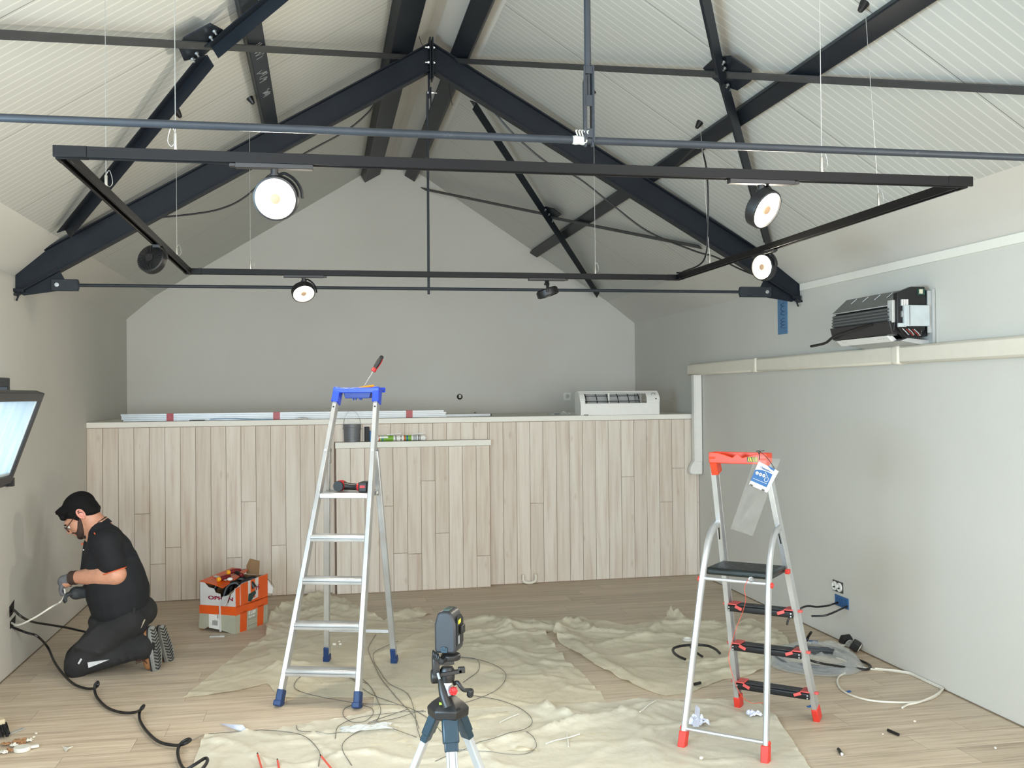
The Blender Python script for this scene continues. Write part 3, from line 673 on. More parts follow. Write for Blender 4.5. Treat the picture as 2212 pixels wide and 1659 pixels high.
# ---- double socket and blue box with cables, low on the right wall
ds = thing('double_socket', tuple(wy(1811, 1267)), 'double power socket without its cover, low on the right wall', 'socket'); c = wy(1811, 1267)
MB().box((XR-.003, c.y, c.z), (.006, .128, .072)).build('socket_frame', M('dark_socket_frame', (58, 56, 54), .5), ds, bevel=.001)
for dy in (.032, -.030):
    MB().lathe([(.030, 0), (.030, .010), (.024, .012), (.022, .007), (.0, .006)], (XR-.004, c.y+dy, c.z), (-1, 0, 0), 20).build('socket_insert', WHITEP, ds)
    MB().lathe([(.006, 0), (.004, .012)], (XR-.010, c.y+dy, c.z-.006), (-1, 0, 0), 8).build('earth_pin', PLBLACK, ds)
c = wy(1819, 1300); bj = thing('wall_junction_box', tuple(c), 'open blue junction box below the double socket with two black cables coming out', 'electrical box')
MB().box((XR-.002, c.y, c.z), (.007, .175, .072)).build('box_rim', BLUEB if 0 else M('bright_blue_box', (44, 96, 150), .5, bump=.2), bj, bevel=.003)
for dy in (-.05, -.02, .015, .05): MB().tube([(XR-.007, c.y+dy+.014*cos(k*pi/4), c.z+.022*sin(k*pi/4)) for k in range(8)], .0018, 4, closed=True).build('moulded_ridge', BLUED, bj)
a = wy(1812, 1300)
tag(MB().tube(bez([a+V((.01, 0, 0)), a+V((-.06, -.02, -.01)), at(1790, 1308, 'X', 3.2), at(1765, 1311, 'X', 3.1), at(1745, 1309, 'X', 3.02), at(1727, 1316, 'X', 2.96), at(1705, 1335, 'X', 2.9), at(1700, 1350, 'X', 2.88)], 6), .0065, 8).build('black_cable', CABLEB), 'upper black cable from the blue wall box, passing behind the small ladder', 'cable')
a = wy(1832, 1308)
tag(MB().tube(bez([a+V((.01, 0, 0)), a+V((-.06, -.02, -.015)), at(1803, 1322, 'X', 3.2), at(1780, 1330, 'X', 3.12), at(1753, 1331, 'X', 3.06)], 6), .0065, 8).build('black_cable', CABLEB), 'lower short black cable sticking out of the blue wall box', 'cable')
# ---- back wall fittings
c = at(1225, 856, 'Y', yb(2.56)); c.y = yb(c.x)
ws = thing('wall_socket', tuple(c), 'white wall socket on the back wall beside the loose air conditioner cover', 'socket')
MB().box((c.x, c.y-.005, c.z), (.082, .01, .082), rotz(.048)).build('cover_plate', WHITEP, ws, bevel=.003)
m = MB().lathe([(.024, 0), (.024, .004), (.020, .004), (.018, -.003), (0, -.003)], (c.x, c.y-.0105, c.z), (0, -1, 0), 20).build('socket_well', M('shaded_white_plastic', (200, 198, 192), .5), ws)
for dx in (-.008, .008): MB().cyl((c.x+dx, c.y-.014, c.z), (c.x+dx, c.y-.0085, c.z), .003, 8).build('contact_hole', BLACKHOLE, ws)
c = at(993, 857, 'Y', yb(1.4)); c.y = yb(c.x)
hb = thing('round_back_box', tuple(c), 'round open back box in the back wall above the ledge', 'electrical box')
MB().lathe([(.030, 0), (.030, .004), (.027, .004), (.026, .0025), (0, .0025)], (c.x, c.y-.001, c.z), (0, -1, 0), 24).build('box_ring', BLACKHOLE, hb)
MB().box((c.x+.002, c.y-.008, c.z+.004), (.026, .012, .034), rotz(.05)).build('data_plug', M('cream_plug', (206, 200, 186), .5), hb, bevel=.002)
c = at(1026, 893, 'Y', yb(1.55)); c.y = yb(c.x)
tag(MB().lathe([(.012, 0), (.012, .003)], (c.x, c.y-.002, c.z), (0, -1, 0), 12).build('drill_hole', BLACKHOLE), 'small dark hole low on the back wall above the ledge', 'hole')
# ---- dark plates standing in for shaded holes in the left wall
for (x, y, dy, dz, l) in ((25, 1316, .085, .075, 'upper ragged hole in the left wall with a black cable coming out'), (27, 1345, .10, .052, 'lower ragged hole in the left wall with black and white cables')):
    c = at(x, y, 'X', XL)
    m = MB().prism([(XL+.0015, c.y-dy/2, c.z-dz*.55), (XL+.0015, c.y-dy*.55, c.z+dz*.3), (XL+.0015, c.y+dy*.1, c.z+dz*.5), (XL+.0015, c.y+dy*.62, c.z+dz*.62), (XL+.0015, c.y+dy*.5, c.z-dz*.3), (XL+.0015, c.y+.01, c.z-dz*.45)], (-.03, 0, 0))
    tag(m.build('wall_cavity', BLACKHOLE), l, 'hole')
# ================================================================== ON THE LEDGE
RW = M('white_coated_profile', (176, 180, 182), .4, .35, .03); yl = lambda x: yw(x)+.10
profs = []
for i, (x0, x1) in enumerate(((-1.585, 1.06), (-1.60, 1.055), (-1.60, 1.06), (-1.605, 1.04))):
    z = LZ+.0005+.0152*i; m = MB(); y0, y1 = yl(x0)-.006*i*0, yl(x1)
    P = [(-.030, .001), (.030, .001), (.030, .0148), (-.027, .0148), (-.030, .012), (-.030, .0095), (-.022, .008), (-.022, .006), (-.030, .0045)]
    m.bar((x0, y0+.03, z), (x1, y1+.03, z), 0, 0, (0, 0, 1), P)
    o = m.build('metal_profile', RW)
    tag(o, ['lowest long white profile of the bundle on the ledge', 'second lowest long white profile of the bundle on the ledge', 'second from top long white profile of the bundle on the ledge', 'topmost long white profile of the bundle on the ledge'][i], 'metal profile', 'long white profiles bundled on the ledge')
RTAPE = M('red_tape', (168, 18, 28), .35, bump=.4)
for px_, l in ((360, 'left red tape band around the white profiles on the ledge'), (590, 'middle red tape band around the white profiles on the ledge'), (878, 'right red tape band around the white profiles on the ledge')):
    x = at(px_, 900, 'Y', 8.62).x; y = yl(x)+.03
    m = MB().prism([(x, y-.0325, LZ+.001), (x, y+.033, LZ+.001), (x, y+.032, LZ+.063), (x, y-.0315, LZ+.0635)], (.055, 0, 0)); o = m.build('tape_band', RTAPE, bevel=.001)
    tag(o, l, 'tape', 'red tape bands on the bundle')
x0, x1 = 1.06, 1.46; tag(MB().bar((1.0, 8.78, LZ+.012), (1.47, 8.80, LZ+.012), .05, .024).build('metal_profile', RW, bevel=.002), 'short flat profile on the ledge right of the taped bundle', 'metal profile')
m = MB().box((1.475, 8.80, LZ+.013), (.012, .05, .02)); tag(m.build('end_plug', PLBLACK, bevel=.002), 'small black end plug beside the short profile on the ledge', 'plug')
def crumple(name, c, sx, sy, h, mat, label, cat, seed, n=14, thin=.0012):
    """creased sheet lying at c"""
    m = MB(); c = V(c); P = []
    for i in range(n+1):
        for j in range(n+1):
            u, v = i/n*2-1, j/n*2-1; k = 1-.22*abs(noise.noise(V((u*1.5, v*1.5, seed))))*2
            q = noise.noise(V((u*1.7+seed, v*1.7, seed*2.1))); q2 = noise.noise(V((u*4+seed, v*4, seed)))
            P.append(c+V((u*sx*k, v*sy*k, max(.0006, h*(.35+.9*abs(q)+.35*q2)*(1-.5*max(abs(u), abs(v))**3)))))
    m.add(P, [(i*(n+1)+j, (i+1)*(n+1)+j, (i+1)*(n+1)+j+1, i*(n+1)+j+1) for i in range(n) for j in range(n)])
    return tag(m.build(name, mat, ang=25, solid=thin), label, cat)
def clear_mat(name, tint, fac, rough=.15):
    g = N(name); t = g.n('ShaderNodeBsdfTransparent'); t.inputs[0].default_value = tint+(1,)
    p = g.b; p.inputs['Base Color'].default_value = (.85, .86, .85, 1); p.inputs['Roughness'].default_value = rough
    m = g.n('ShaderNodeMixShader'); lw = g.n('ShaderNodeLayerWeight'); lw.inputs[0].default_value = .35
    nz = g.noise(14, detail=5)
    f = g.math('ADD', g.math('MULTIPLY', lw.outputs['Facing'], fac*3), g.math('MULTIPLY', nz, fac*2-.0))
    g.l(g.math('MINIMUM', f, .9), m.inputs[0]); g.l(t.outputs[0], m.inputs[1]); g.l(p.outputs[0], m.inputs[2]); g.l(m.outputs[0], g.out.inputs[0]); return g.m
FILM = clear_mat('clear_plastic_film', (.95, .96, .95), .10)
crumple('plastic_bag', (2.10, 8.72, LZ), .12, .07, .045, FILM, 'crumpled clear plastic bag on the ledge left of the loose cover', 'bag', 3.3)
tag(MB().box((2.06, 8.70, LZ+.014), (.05, .03, .012), rotz(.3)).build('small_fitting', M('dark_blue_fitting', (34, 44, 60), .5), bevel=.003), 'small dark fitting inside the plastic bag on the ledge', 'fitting')
tag(MB().box((2.29, 8.56, LZ+.004), (.035, .02, .007)).build('black_clip', PLBLACK, bevel=.002), 'small black clip at the foot of the loose cover on the ledge', 'clip')
crumple('paper_scrap', (-.16, 8.535, LZ), .05, .02, .022, WHITEP, 'crumpled white scrap on the ledge in front of the bundle', 'paper scrap', 5.1)
tag(MB().box((-1.0, 8.535, LZ+.005), (.12, .02, .008), rotz(.02)).build('black_strip', PLBLACK, bevel=.002), 'short black strip on the ledge by the left red tape', 'strip')
tag(MB().tube(bez([(-.9, 8.535, LZ+.012), (-.75, 8.54, LZ+.016), (-.55, 8.535, LZ+.006), (-.4, 8.54, LZ+.005)], 5), .004, 6).build('blue_sleeve', M('pale_blue_plastic', (120, 154, 186), .5)), 'pale blue plastic sleeve on the ledge in front of the bundle', 'sleeve')
# ---- loose air conditioner cover
cc = thing('air_conditioner_cover', (2.61, 8.68, LZ), 'loose white air conditioner cover with open grille standing on the ledge', 'air conditioner cover')
def cvy(z): t = max(0, (z-1.585)/.085); return 8.605+.075*t*t
def shell(m, x0, x1, z0, z1, n=7, th=.006):
    q = [(cvy(z0+(z1-z0)*i/n), z0+(z1-z0)*i/n) for i in range(n+1)]
    m.prism([(x0, y, z) for y, z in q]+[(x0, y+th, z-.002) for y, z in reversed(q)], (x1-x0, 0, 0)); return m
m = shell(MB(), 2.245, 2.985, LZ+.001, 1.560); shell(m, 2.245, 2.292, 1.560, 1.662); shell(m, 2.862, 2.985, 1.560, 1.662); shell(m, 2.292, 2.862, 1.645, 1.662, 3)
m.box((2.615, 8.735, 1.664), (.74, .12, .006)); m.prism([(2.245, 8.605, LZ+.001), (2.245, 8.605, 1.585), (2.245, 8.68, 1.664), (2.245, 8.79, 1.664), (2.245, 8.79, LZ+.001)], (.006, 0, 0)); m.prism([(2.979, 8.605, LZ+.001), (2.979, 8.605, 1.585), (2.979, 8.68, 1.664), (2.979, 8.79, 1.664), (2.979, 8.79, LZ+.001)], (.006, 0, 0))
m.build('cover_shell', WHITEP, cc, bevel=.0015)
gr = MB()
for i in range(6): x = 2.31+.098*i; gr.tube([(x, cvy(z)+.012+.03*sin((z-1.56)*18), z) for z in (1.557, 1.575, 1.60, 1.625, 1.65)], .004, 6)
for z in (1.578, 1.624): gr.cyl((2.292, cvy(z)+.03, z), (2.80, cvy(z)+.03, z), .0028, 6)
for i in range(5): gr.cyl((2.77+.011*i, 8.66, 1.56), (2.77+.011*i, 8.68, 1.65), .0015, 5)
gr.build('grille', PLBLACK, cc)
MB().box((2.575, 8.74, 1.60), (.56, .01, .1)).build('inner_panel', CASE, cc); MB().box((2.52, 8.645, 1.605), (.012, .01, .09)).build('grille_post', WHITEP, cc)
c = V((2.93, cvy(1.635)-.003, 1.632)); MB().tube([c+V((.017*cos(a*pi/8), .0, .017*sin(a*pi/8))) for a in range(16)], .0022, 6, closed=True).build('sensor_ring', M('mid_grey_ring', (120, 120, 118), .4), cc)
MB().lathe([(.006, 0), (.006, .004)], (2.947, cvy(1.598)-.003, 1.597), (0, -1, 0), 12).build('indicator', PLBLACK, cc)
MB().box((2.61, 8.604, 1.586), (.74, .002, .0015)).build('seam', CASE, cc)
# ================================================================== ON THE BOXED SHELF
SZ = 1.2625; sy = lambda x: ybx(x)+.062
bk = thing('wire_bucket', (.25, sy(.25), SZ), 'dark mesh bucket with thin wire handle on the boxed shelf', 'bucket'); c = V((.25, sy(.25), SZ))
MESH_ = M('dark_grey_mesh', (124, 125, 128), .45, .2)
m = MB().lathe([(.066, .001), (.072, .148), (.069, .148), (.063, .006)], c, (0, 0, 1), 32); m.build('bucket_body', MESH_, bk)
for i in range(15): MB().tube([c+V((.0675*cos(a*pi/12)*(1+.0045*i), .0675*sin(a*pi/12)*(1+.0045*i), .008+.0095*i)) for a in range(24)], .0012, 4, closed=True).build('mesh_band', DKCOIL, bk)
MB().tube([c+V((-.074+0*0, 0, .11))+V((.074-.074*cos(a*pi/14), 0, .155*sin(a*pi/14))) for a in range(15)], .0017, 6).build('bail_handle', WIREM, bk)
for s in (-1, 1): MB().ell(c+V((s*.074, -.004, .11)), .006).build('handle_rivet', BOLT, bk)
tag(MB().box((.372, sy(.37)+.01, SZ+.062), (.036, .07, .124), rotz(.1)).build('black_carton', M('black_carton', (28, 28, 30), .6), bevel=.003), 'small black box on the shelf beside the bucket', 'box')
BLB = M('blue_bottle_plastic', (86, 134, 168), .3, spec=.6); BLL = M('dark_blue_label', (36, 70, 110), .5)
bt = thing('spray_bottle', (.432, sy(.43), SZ), 'translucent blue bottle with a white carabiner cap on the shelf, behind the ladder rail', 'bottle'); c = V((.434, sy(.43), SZ))
MB().lathe([(.022, .001), (.024, .006), (.024, .085), (.018, .098), (.010, .104)], c, (0, 0, 1), 20).build('bottle_body', BLB, bt)
for z in (.03, .05, .07): MB().lathe([(.0245, 0), (.0245, .008)], c+V((0, 0, z)), (0, 0, 1), 20).build('label_band', BLL, bt)
MB().tube([c+V((.011*cos(a*pi/6)-.002, 0, .122+.019*sin(a*pi/6))) for a in range(12)], .003, 6, closed=True).build('cap_loop', WHITEP, bt)
tag(MB().box((.40, sy(.40)+.0, SZ+.045), (.014, .03, .09), rotz(.1)).build('blue_card', M('blue_label_card', (70, 120, 166), .5), bevel=.002), 'thin blue card packet standing on the shelf beside the blue bottle', 'packet')
GRN = M('sealant_green', (122, 170, 54), .45); ORG_ = M('sealant_orange', (196, 96, 54), .45); GRY_ = M('sealant_grey', (176, 178, 180), .45); BLU_ = M('sealant_blue', (40, 110, 160), .45); INK = M('black_ink', (24, 24, 26), .6)
def cartridge(x0, label, second):
    c = V((x0, sy(x0)-.012, SZ+.0245)); ax = V((1, .02, 0)); t = thing('sealant_cartridge', tuple(c), label, 'sealant cartridge', 'sealant tubes lying on the shelf')
    MB().lathe([(.0245, 0), (.0245, .012), (.0228, .013), (.0228, .185), (.0245, .186), (.0245, .198), (.020, .200)], c, ax, 24).build('tube_body', WHITEP, t)
    bands = [(.012+.006, .014, ORG_), (.032, .05, GRN), (.095, .035, GRY_ if second else GRN), (.04, .014, BLU_), (.14, .008, INK), (.153, .005, INK)] if second else [(.016, .012, ORG_), (.09, .05, GRN), (.03, .06, GRN), (.045, .01, BLU_), (.155, .004, INK), (.163, .004, INK)]
    for a, l, mt in bands: MB().lathe([(.0232+.0001*(mt is BLU_), a), (.0232, a+l)], c, ax, 24).build('printed_band', mt, t)
    if not second: 
        MB().box(c+V((.058, -.0215, .010)), (.075, .004, .014)).build('white_field', WHITEP, t)
    MB().lathe([(.010, .2), (.008, .212)], c, ax, 12).build('tube_neck', WHITEP, t)
    MB().bar(c+V((.09, .018, .030)), c+V((.205, .018, .040)), .016, .006).build('nozzle', WHITEP, t, label='slim nozzle taped along the tube')
cartridge(.452, 'white and green sealant tube on the shelf, nearer the ladder', False)
cartridge(.662, 'green and grey sealant tube on the shelf, right of the other tube', True)
# white hook-shaped plastic piece at the foot of the timber wall
c = fl(1141, 1259); c.y = yw(c.x)-.03
m = MB().tube(bez([c+V((-.055, 0, .085)), c+V((-.053, 0, .03)), c+V((-.02, -.004, .014)), c+V((.02, -.004, .014)), c+V((.053, 0, .03)), c+V((.055, 0, .085))], 6), .0125, 10)
tag(m.build('plastic_bend', CREAMP), 'white U-shaped plastic bend standing at the foot of the timber wall', 'plastic bend')
# ================================================================== LADDERS
ALU = N('brushed_aluminium'); ALU.l(ALU.ramp(ALU.noise(6, detail=6), [(.3, hexm((188, 190, 192))), (.7, hexm((214, 216, 218)))]), ALU.b.inputs['Base Color']); ALU.b.inputs['Metallic'].default_value = .75; ALU.b.inputs['Roughness'].default_value = .38; ALU = ALU.m
BLUEP = M('blue_ladder_plastic', (28, 58, 150), .4); BLUEF = M('dark_blue_foot', (24, 56, 104), .5); BLUET = M('bright_blue_tray', (38, 74, 214), .35)
LAW, LAV = V((.952, -.305, 0)), V((.305, .952, 0)); LAF, LAG = V((-.035, 5.44, 0)), V((.2265, 6.298, 0))
SPA = (LAG-LAF).dot(LAV)
def lA(u, z): return LAF+LAW*(u+.004+.031*z)+LAV*(.376*z)+V((0, 0, z))
def lAb(u, z): return LAG-LAV*(.285*z)+LAW*(u+.047*z-.002)+V((0, 0, z))
ha = lambda z: .215-.057*z; hab = lambda z: .215-.053*z
L = thing('step_ladder', tuple(LAF+LAV*.4), 'tall aluminium step ladder with blue top tray and blue feet', 'ladder')
RLD = [(-.0125, -.03), (.0125, -.03), (.0125, .03), (-.0125, .03)]
for s in (-1, 1):
    r = MB().bar(lA(s*ha(.03), .03), lA(s*ha(1.66), 1.66), 0, 0, LAV, RLD).build('front_rail', ALU, L, bevel=.003)
    MB().bar(lAb(s*hab(.05), .05), lAb(s*hab(1.33), 1.33), 0, 0, LAV, [(-.017, -.015), (.017, -.015), (.017, .015), (-.017, .015)]).build('rear_leg', ALU, L, bevel=.003)
    m = MB().bar(lA(s*ha(0), .002), lA(s*ha(.08), .08), .034, .068, LAV); m.bar(lA(s*ha(0), .0015)-LAV*.01, lA(s*ha(.03), .03)-LAV*.01, .042, .075, LAV); m.build('front_foot', BLUEF, L, bevel=.006)
    m = MB().bar(lAb(s*hab(0), .002), lAb(s*hab(.10), .10), .033, .046, LAV); m.bar(lAb(s*hab(0), .0015)+LAV*.005, lAb(s*hab(.04), .04)+LAV*.005, .038, .056, LAV); m.build('rear_foot', BLUEF, L, bevel=.005)
    p = lA(s*ha(1.33), 1.33)+LAV*.035
    m = MB().lathe([(.028, -.008), (.031, 0), (.028, .008)], p, LAW, 20); m.box(p+V((0, 0, -.045))+LAV*.008, (.014, .035, .06), frame(LAW, (0, 0, 1))); m.build('hinge', PLBLACK, L)
    m = MB(); hexbolt(m, lA(s*ha(1.33), 1.335)-LAV*.031, -LAV, .008, .004); m.build('hinge_rivet', BOLT, L)
for z in (.17, .398, .628, .852):
    a, b = lA(-ha(z)+.012, z), lA(ha(z)-.012, z); st = MB().bar(a, b, 0, 0, (0, 0, 1), [(-.036, -.020), (.036, -.020), (.040, -.008), (.040, .012), (.034, .018), (-.036, .018)]).build('step', ALU, L, bevel=.002)
    MB().bar(a-LAV*.0405+V((0, 0, -.001)), b-LAV*.0405+V((0, 0, -.001)), .003, .004).build('step_groove', GREYM, st)
a, b = lA(-ha(1.08)+.012, 1.08)+LAV*.11, lA(ha(1.08)-.012, 1.08)+LAV*.11
MB().bar(a, b, .27, .03).build('platform', ALU, L, bevel=.004)
MB().bar(lAb(-hab(.207), .207), lAb(hab(.207), .207), .012, .02).build('rear_brace', ALU, L, bevel=.002)
for s in (-1, 1): MB().bar(lA(s*(ha(1.08)), 1.07)+LAV*.16, lAb(s*hab(1.1), 1.10), .008, .02).build('platform_link', BOLT, L)
tz = 1.66; T0 = lA(0, tz)
m = MB()
for s in (-1, 1): m.bar(lA(s*ha(1.60), 1.605)-LAV*.0, lA(s*ha(1.69), 1.69), .040, .075, LAV)
a, b = lA(-ha(1.68)-.02, 1.682)+LAV*.04, lA(ha(1.68)+.02, 1.682)+LAV*.04
m.bar(a-LAV*.073, b-LAV*.073, .016, .03); m.bar(a+LAV*.073, b+LAV*.073, .016, .03); m.bar(a, b, .15, .008)
top = m.build('top_tray', BLUET, L, bevel=.004)
m = MB().prism([T0+LAW*(-.085)+LAV*.0+V((0, 0, .01)), T0+LAW*.085+V((0, 0, .01)), T0+LAW*.075+V((0, 0, -.026)), T0+LAW*-.075+V((0, 0, -.026))], LAV*.09); m.build('tray_bin', BLUEP, top, bevel=.004)
for k in (-.03, -.015, .01, .02): MB().box(T0+LAW*k+LAV*.02+V((0, 0, -.031)), (.006, .02, .012), frame(LAW, (0, 0, 1))).build('tray_hook', BLUEP, top)
for s in (-1, 1): m = MB(); hexbolt(m, lA(s*ha(1.585), 1.585)-LAV*.031, -LAV, .006, .003); m.build('tray_rivet', PLBLACK, top)
# ---- tools on the tall ladder
REDT = M('red_tool_plastic', (186, 30, 34), .4); ORGT = M('yellow_orange_handle', (240, 152, 26), .35)
pz = 1.0955; d0 = lA(-.075, 1.08)+LAV*.05; d0.z = pz
dr = thing('cordless_drill', tuple(d0), 'red and black cordless drill lying on the platform of the tall ladder', 'drill')
q = lambda u, v, z: d0+LAW*u+LAV*v+V((0, 0, z))
MB().lathe([(.018, 0), (.030, .008), (.032, .04), (.030, .075), (.022, .085)], q(.03, -.02, .034), LAV, 24).build('motor_body', REDT, dr)
MB().lathe([(.021, 0), (.021, .03), (.014, .05), (.006, .055)], q(.03, .065, .034), LAV, 18).build('chuck', PLBLACK, dr)
MB().lathe([(.029, 0), (.031, .012), (.022, .02)], q(.03, -.028, .034), LAV, 20).build('rear_cap', PLBLACK, dr)
m = MB().tube([q(.045, .02, .034), q(.085, .02, .03), q(.125, .015, .028), q(.155, .01, .028)], [.024, .019, .019, .022], 14); m.build('handle', PLBLACK, dr)
MB().tube([q(.135, .014, .028), q(.150, .012, .028)], .0225, 14).build('grip_band', REDT, dr)
MB().box(q(.178, .008, .030), (.05, .10, .058), frame(LAW, (0, 0, 1))).build('battery', PLBLACK, dr, bevel=.006)
MB().box(q(.178, -.043, .034), (.03, .002, .014), frame(LAW, (0, 0, 1))).build('battery_badge', REDT, dr)
tt = 1.687
a = at(790, 838, 'Y', 6.07); b = at(806, 802, 'Y', 6.07); c_ = at(826, 769, 'Y', 6.07)
sd = thing('screwdriver', tuple(a), 'red and black handled bit standing up in the blue top tray of the ladder', 'screwdriver')
k0 = V((a.x, a.y, tt)); b = V((b.x, b.y, b.z)); dirn = (c_-b).normalized()
k0 = b-dirn*((b.z-tt-.001)/dirn.z)
MB().cyl(k0, b, .0035, 8).build('twisted_shank', BOLT, sd)
for i in range(6): MB().tube([k0+(b-k0)*((i+t/6)/6)+V((.0035*cos(t), .0035*sin(t), 0)) for t in range(7)], .0014, 5).build('shank_flute', WIREM, sd)
MB().lathe([(.006, -.002), (.016, 0), (.015, .012), (.012, .024)], b, dirn, 16).build('collar', REDT, sd)
MB().lathe([(.012, .02), (.0145, .04), (.015, .07), (.0125, .10), (.008, .108)], b, dirn, 16).build('handle_grip', PLBLACK, sd)
MB().tube([b+dirn*.02+V((.011, -.004, -.004)), b+dirn*.06+V((.0135, -.004, -.004)), b+dirn*.09+V((.010, -.004, -.004))], .004, 6).build('handle_stripe', REDT, sd)
a = at(772, 841, 'Y', 6.03); b = at(808, 834, 'Y', 6.05); a.z = tt+.0055; b.z = tt+.020; a.z = tt+.0065
tag(MB().tube([a, a+(b-a)*.25, a+(b-a)*.6, a+(b-a)*.95, b], [.003, .0065, .0075, .0075, .005], 10).build('tool_handle', ORGT), 'yellow-orange tool handle lying on the blue top tray', 'tool')
# ---- small ladder
LBW, LBV = V((.735, -.678, 0)), V((-.678, -.735, 0)); LBF, LBG = V((2.29, 4.81, 0)), V((1.78, 4.315, 0)); SPB = (LBG-LBF).dot(LBV)
def lB(u, z): return LBF+LBW*(u-.008-.030*z)+LBV*(.318*z)+V((0, 0, z))
def lBb(u, z): return LBG+LBW*(u-.002+.012*z)-LBV*(.21*z)+V((0, 0, z))
hb_ = lambda z: .204-.056*z; hbb = lambda z: .197-.048*z
REDF = M('red_ladder_foot', (214, 56, 44), .45); REDC = M('coral_end_cap', (206, 84, 80), .5, bump=.2); TREAD = M('dusty_black_tread', (58, 60, 64), .6, var=.25, scale=30, bump=.3); ORR = M('orange_red_tray', (214, 62, 26), .4)
B = thing('step_stool_ladder', tuple(LBF+LBV*.35), 'smaller aluminium step ladder with red feet, black treads and orange top tray', 'ladder')
for s in (-1, 1):
    pr = [(-.012, -.026), (.012, -.026), (.012, -.020), (-.006, -.020), (-.006, .020), (.012, .020), (.012, .026), (-.012, .026)]
    if s > 0: pr = [(-x, y) for x, y in reversed(pr)]
    MB().bar(lB(s*hb_(.04), .04), lB(s*hb_(1.30), 1.30), 0, 0, LBV, pr).build('step_rail', ALU, B, bevel=.001)
    P = [lBb(s*hbb(z), z) for z in (.05, .3, .55, .75)]; e = lB(s*(hb_(1.0)+.006), 1.0)+LBV*.03
    p8 = lBb(s*hbb(.86), .86); P += [p8.lerp(e, .10)+V((0, 0, .0)), p8.lerp(e, .40)+V((0, 0, .035)), p8.lerp(e, .72)+V((0, 0, .028)), e+V((0, 0, -.002))]
    MB().tube(bez(P, 5), .015, 12, flat=1.3).build('support_leg', ALU, B)
    MB().bar(lB(s*hb_(0), .002), lB(s*hb_(.07), .07), .032, .062, LBV).build('rail_foot', REDF, B, bevel=.005)
    MB().bar(lBb(s*hbb(0), .002), lBb(s*hbb(.075), .075), .035, .045, LBV).build('leg_foot', REDF, B, bevel=.004)
    MB().lathe([(.014, 0), (.014, .006), (.009, .010)], lBb(s*(hbb(.76)+.012), .76), LBW*s, 16).build('pivot_cap', REDF, B)
    MB().lathe([(.011, 0), (.011, .006), (.007, .009)], lBb(s*(hbb(.08)+.012), .085), LBW*s, 16).build('brace_cap', REDF, B)
    MB().bar(lB(s*(hb_(.99)-.002), 1.0)+LBV*.026, lB(s*(hb_(.9)), .92)+LBV*.028, .006, .003, LBV).build('rail_slot', BLACKHOLE, B)
    m = MB(); hexbolt(m, lB(s*(hb_(1.27)), 1.26)+LBV*.026, LBV, .006, .003); m.build('rail_rivet', PLBLACK, B)
MB().cyl(lBb(-hbb(.085), .085), lBb(hbb(.085), .085), .009, 10).build('leg_brace', ALU, B)
MB().cyl(lBb(-hbb(.76), .765), lBb(hbb(.76), .765), .008, 10).build('platform_bar', ALU, B)
for z in (.135, .350, .563):
    a, b = lB(-hb_(z)+.008, z), lB(hb_(z)-.008, z)
    st = MB().bar(a, b, 0, 0, (0, 0, 1), [(-.038, -.018), (.038, -.018), (.042, -.006), (.042, .010), (.034, .016), (-.038, .016)]).build('tread', PLBLACK, B, bevel=.003)
    MB().bar(a+LBW*.05+V((0, 0, .017)), b-LBW*.05+V((0, 0, .017)), .066, .003).build('tread_pad', TREAD, st)
    for s, e in ((1, b), (-1, a)):
        m = MB().prism([e+LBV*.044+V((0, 0, .004)), e+LBV*.044-LBW*s*.085+V((0, 0, -.006)), e+LBV*.044-LBW*s*.085+V((0, 0, .006)), e+LBV*.044-LBW*s*.05+V((0, 0, .019)), e+LBV*.044+V((0, 0, .022))], -LBV*.084) if 0 else MB().bar(e+V((0, 0, .0195)), e-LBW*s*.045+V((0, 0, .0195)), .083, .006)
        m.bar(e-LBW*s*.04+LBV*.043+V((0, 0, .012)), e-LBW*s*.075+LBV*.045+V((0, 0, -.002)), .006, .016); m.box(e+LBW*s*.022+V((0, 0, .012)), (.028, .02, .012), frame(LBW, (0, 0, 1)))
        m.build('tread_end_cap', REDC, st, bevel=.002)
        for dz in (.004, -.010): m = MB(); m.lathe([(.0045, 0), (.004, .002)], e-LBW*s*.008+LBV*.0425+V((0, 0, dz)), LBV, 10); m.build('tread_rivet', BOLT, st)
pc = LBF+LBV*.405-LBW*.028+V((0, 0, .795)); R = frame(LBW, (0, 0, 1))
plt = MB().box(pc, (.325, .235, .034), R).build('platform', M('dark_green_black_platform', (26, 34, 33), .4, var=.2), B, bevel=.012)
pad = MB()
for i in range(12):
    for j in range(8):
        if (i+j) % 2: pad.box(pc+LBW*(-.135+.0245*i)+LBV*(-.085+.0243*j)+V((0, 0, .0172)), (.014, .010, .0014), R @ rotz(.3))
pad.build('platform_grip', TREAD, plt, kind='stuff')
MB().box(pc+LBW*.178-LBV*.08+V((0, 0, -.005)), (.02, .03, .022), R).build('platform_hinge', REDF, B, bevel=.003)
zt = 1.325; m = MB(); c = lB(0, zt); hw = .140
for s in (-1, 1):
    m.bar(lB(s*.124, 1.255), lB(s*.126, 1.345), .034, .060, LBV)
fr = [c+LBW*-hw+LBV*.032+V((0, 0, .033)), c+LBW*-hw+LBV*.032+V((0, 0, -.018)), c+LBW*hw+LBV*.032+V((0, 0, -.018)), c+LBW*hw+LBV*.032+V((0, 0, .033))]
wav = [c+LBW*(hw-2*hw*i/12)+LBV*.032+V((0, 0, .033-.024*(sin(pi*(i-1)/10)**2 if 1 <= i <= 11 else 0)*(0 if i == 6 else 1))) for i in range(13)]
m.prism([fr[1], fr[2]]+wav, -LBV*.005)
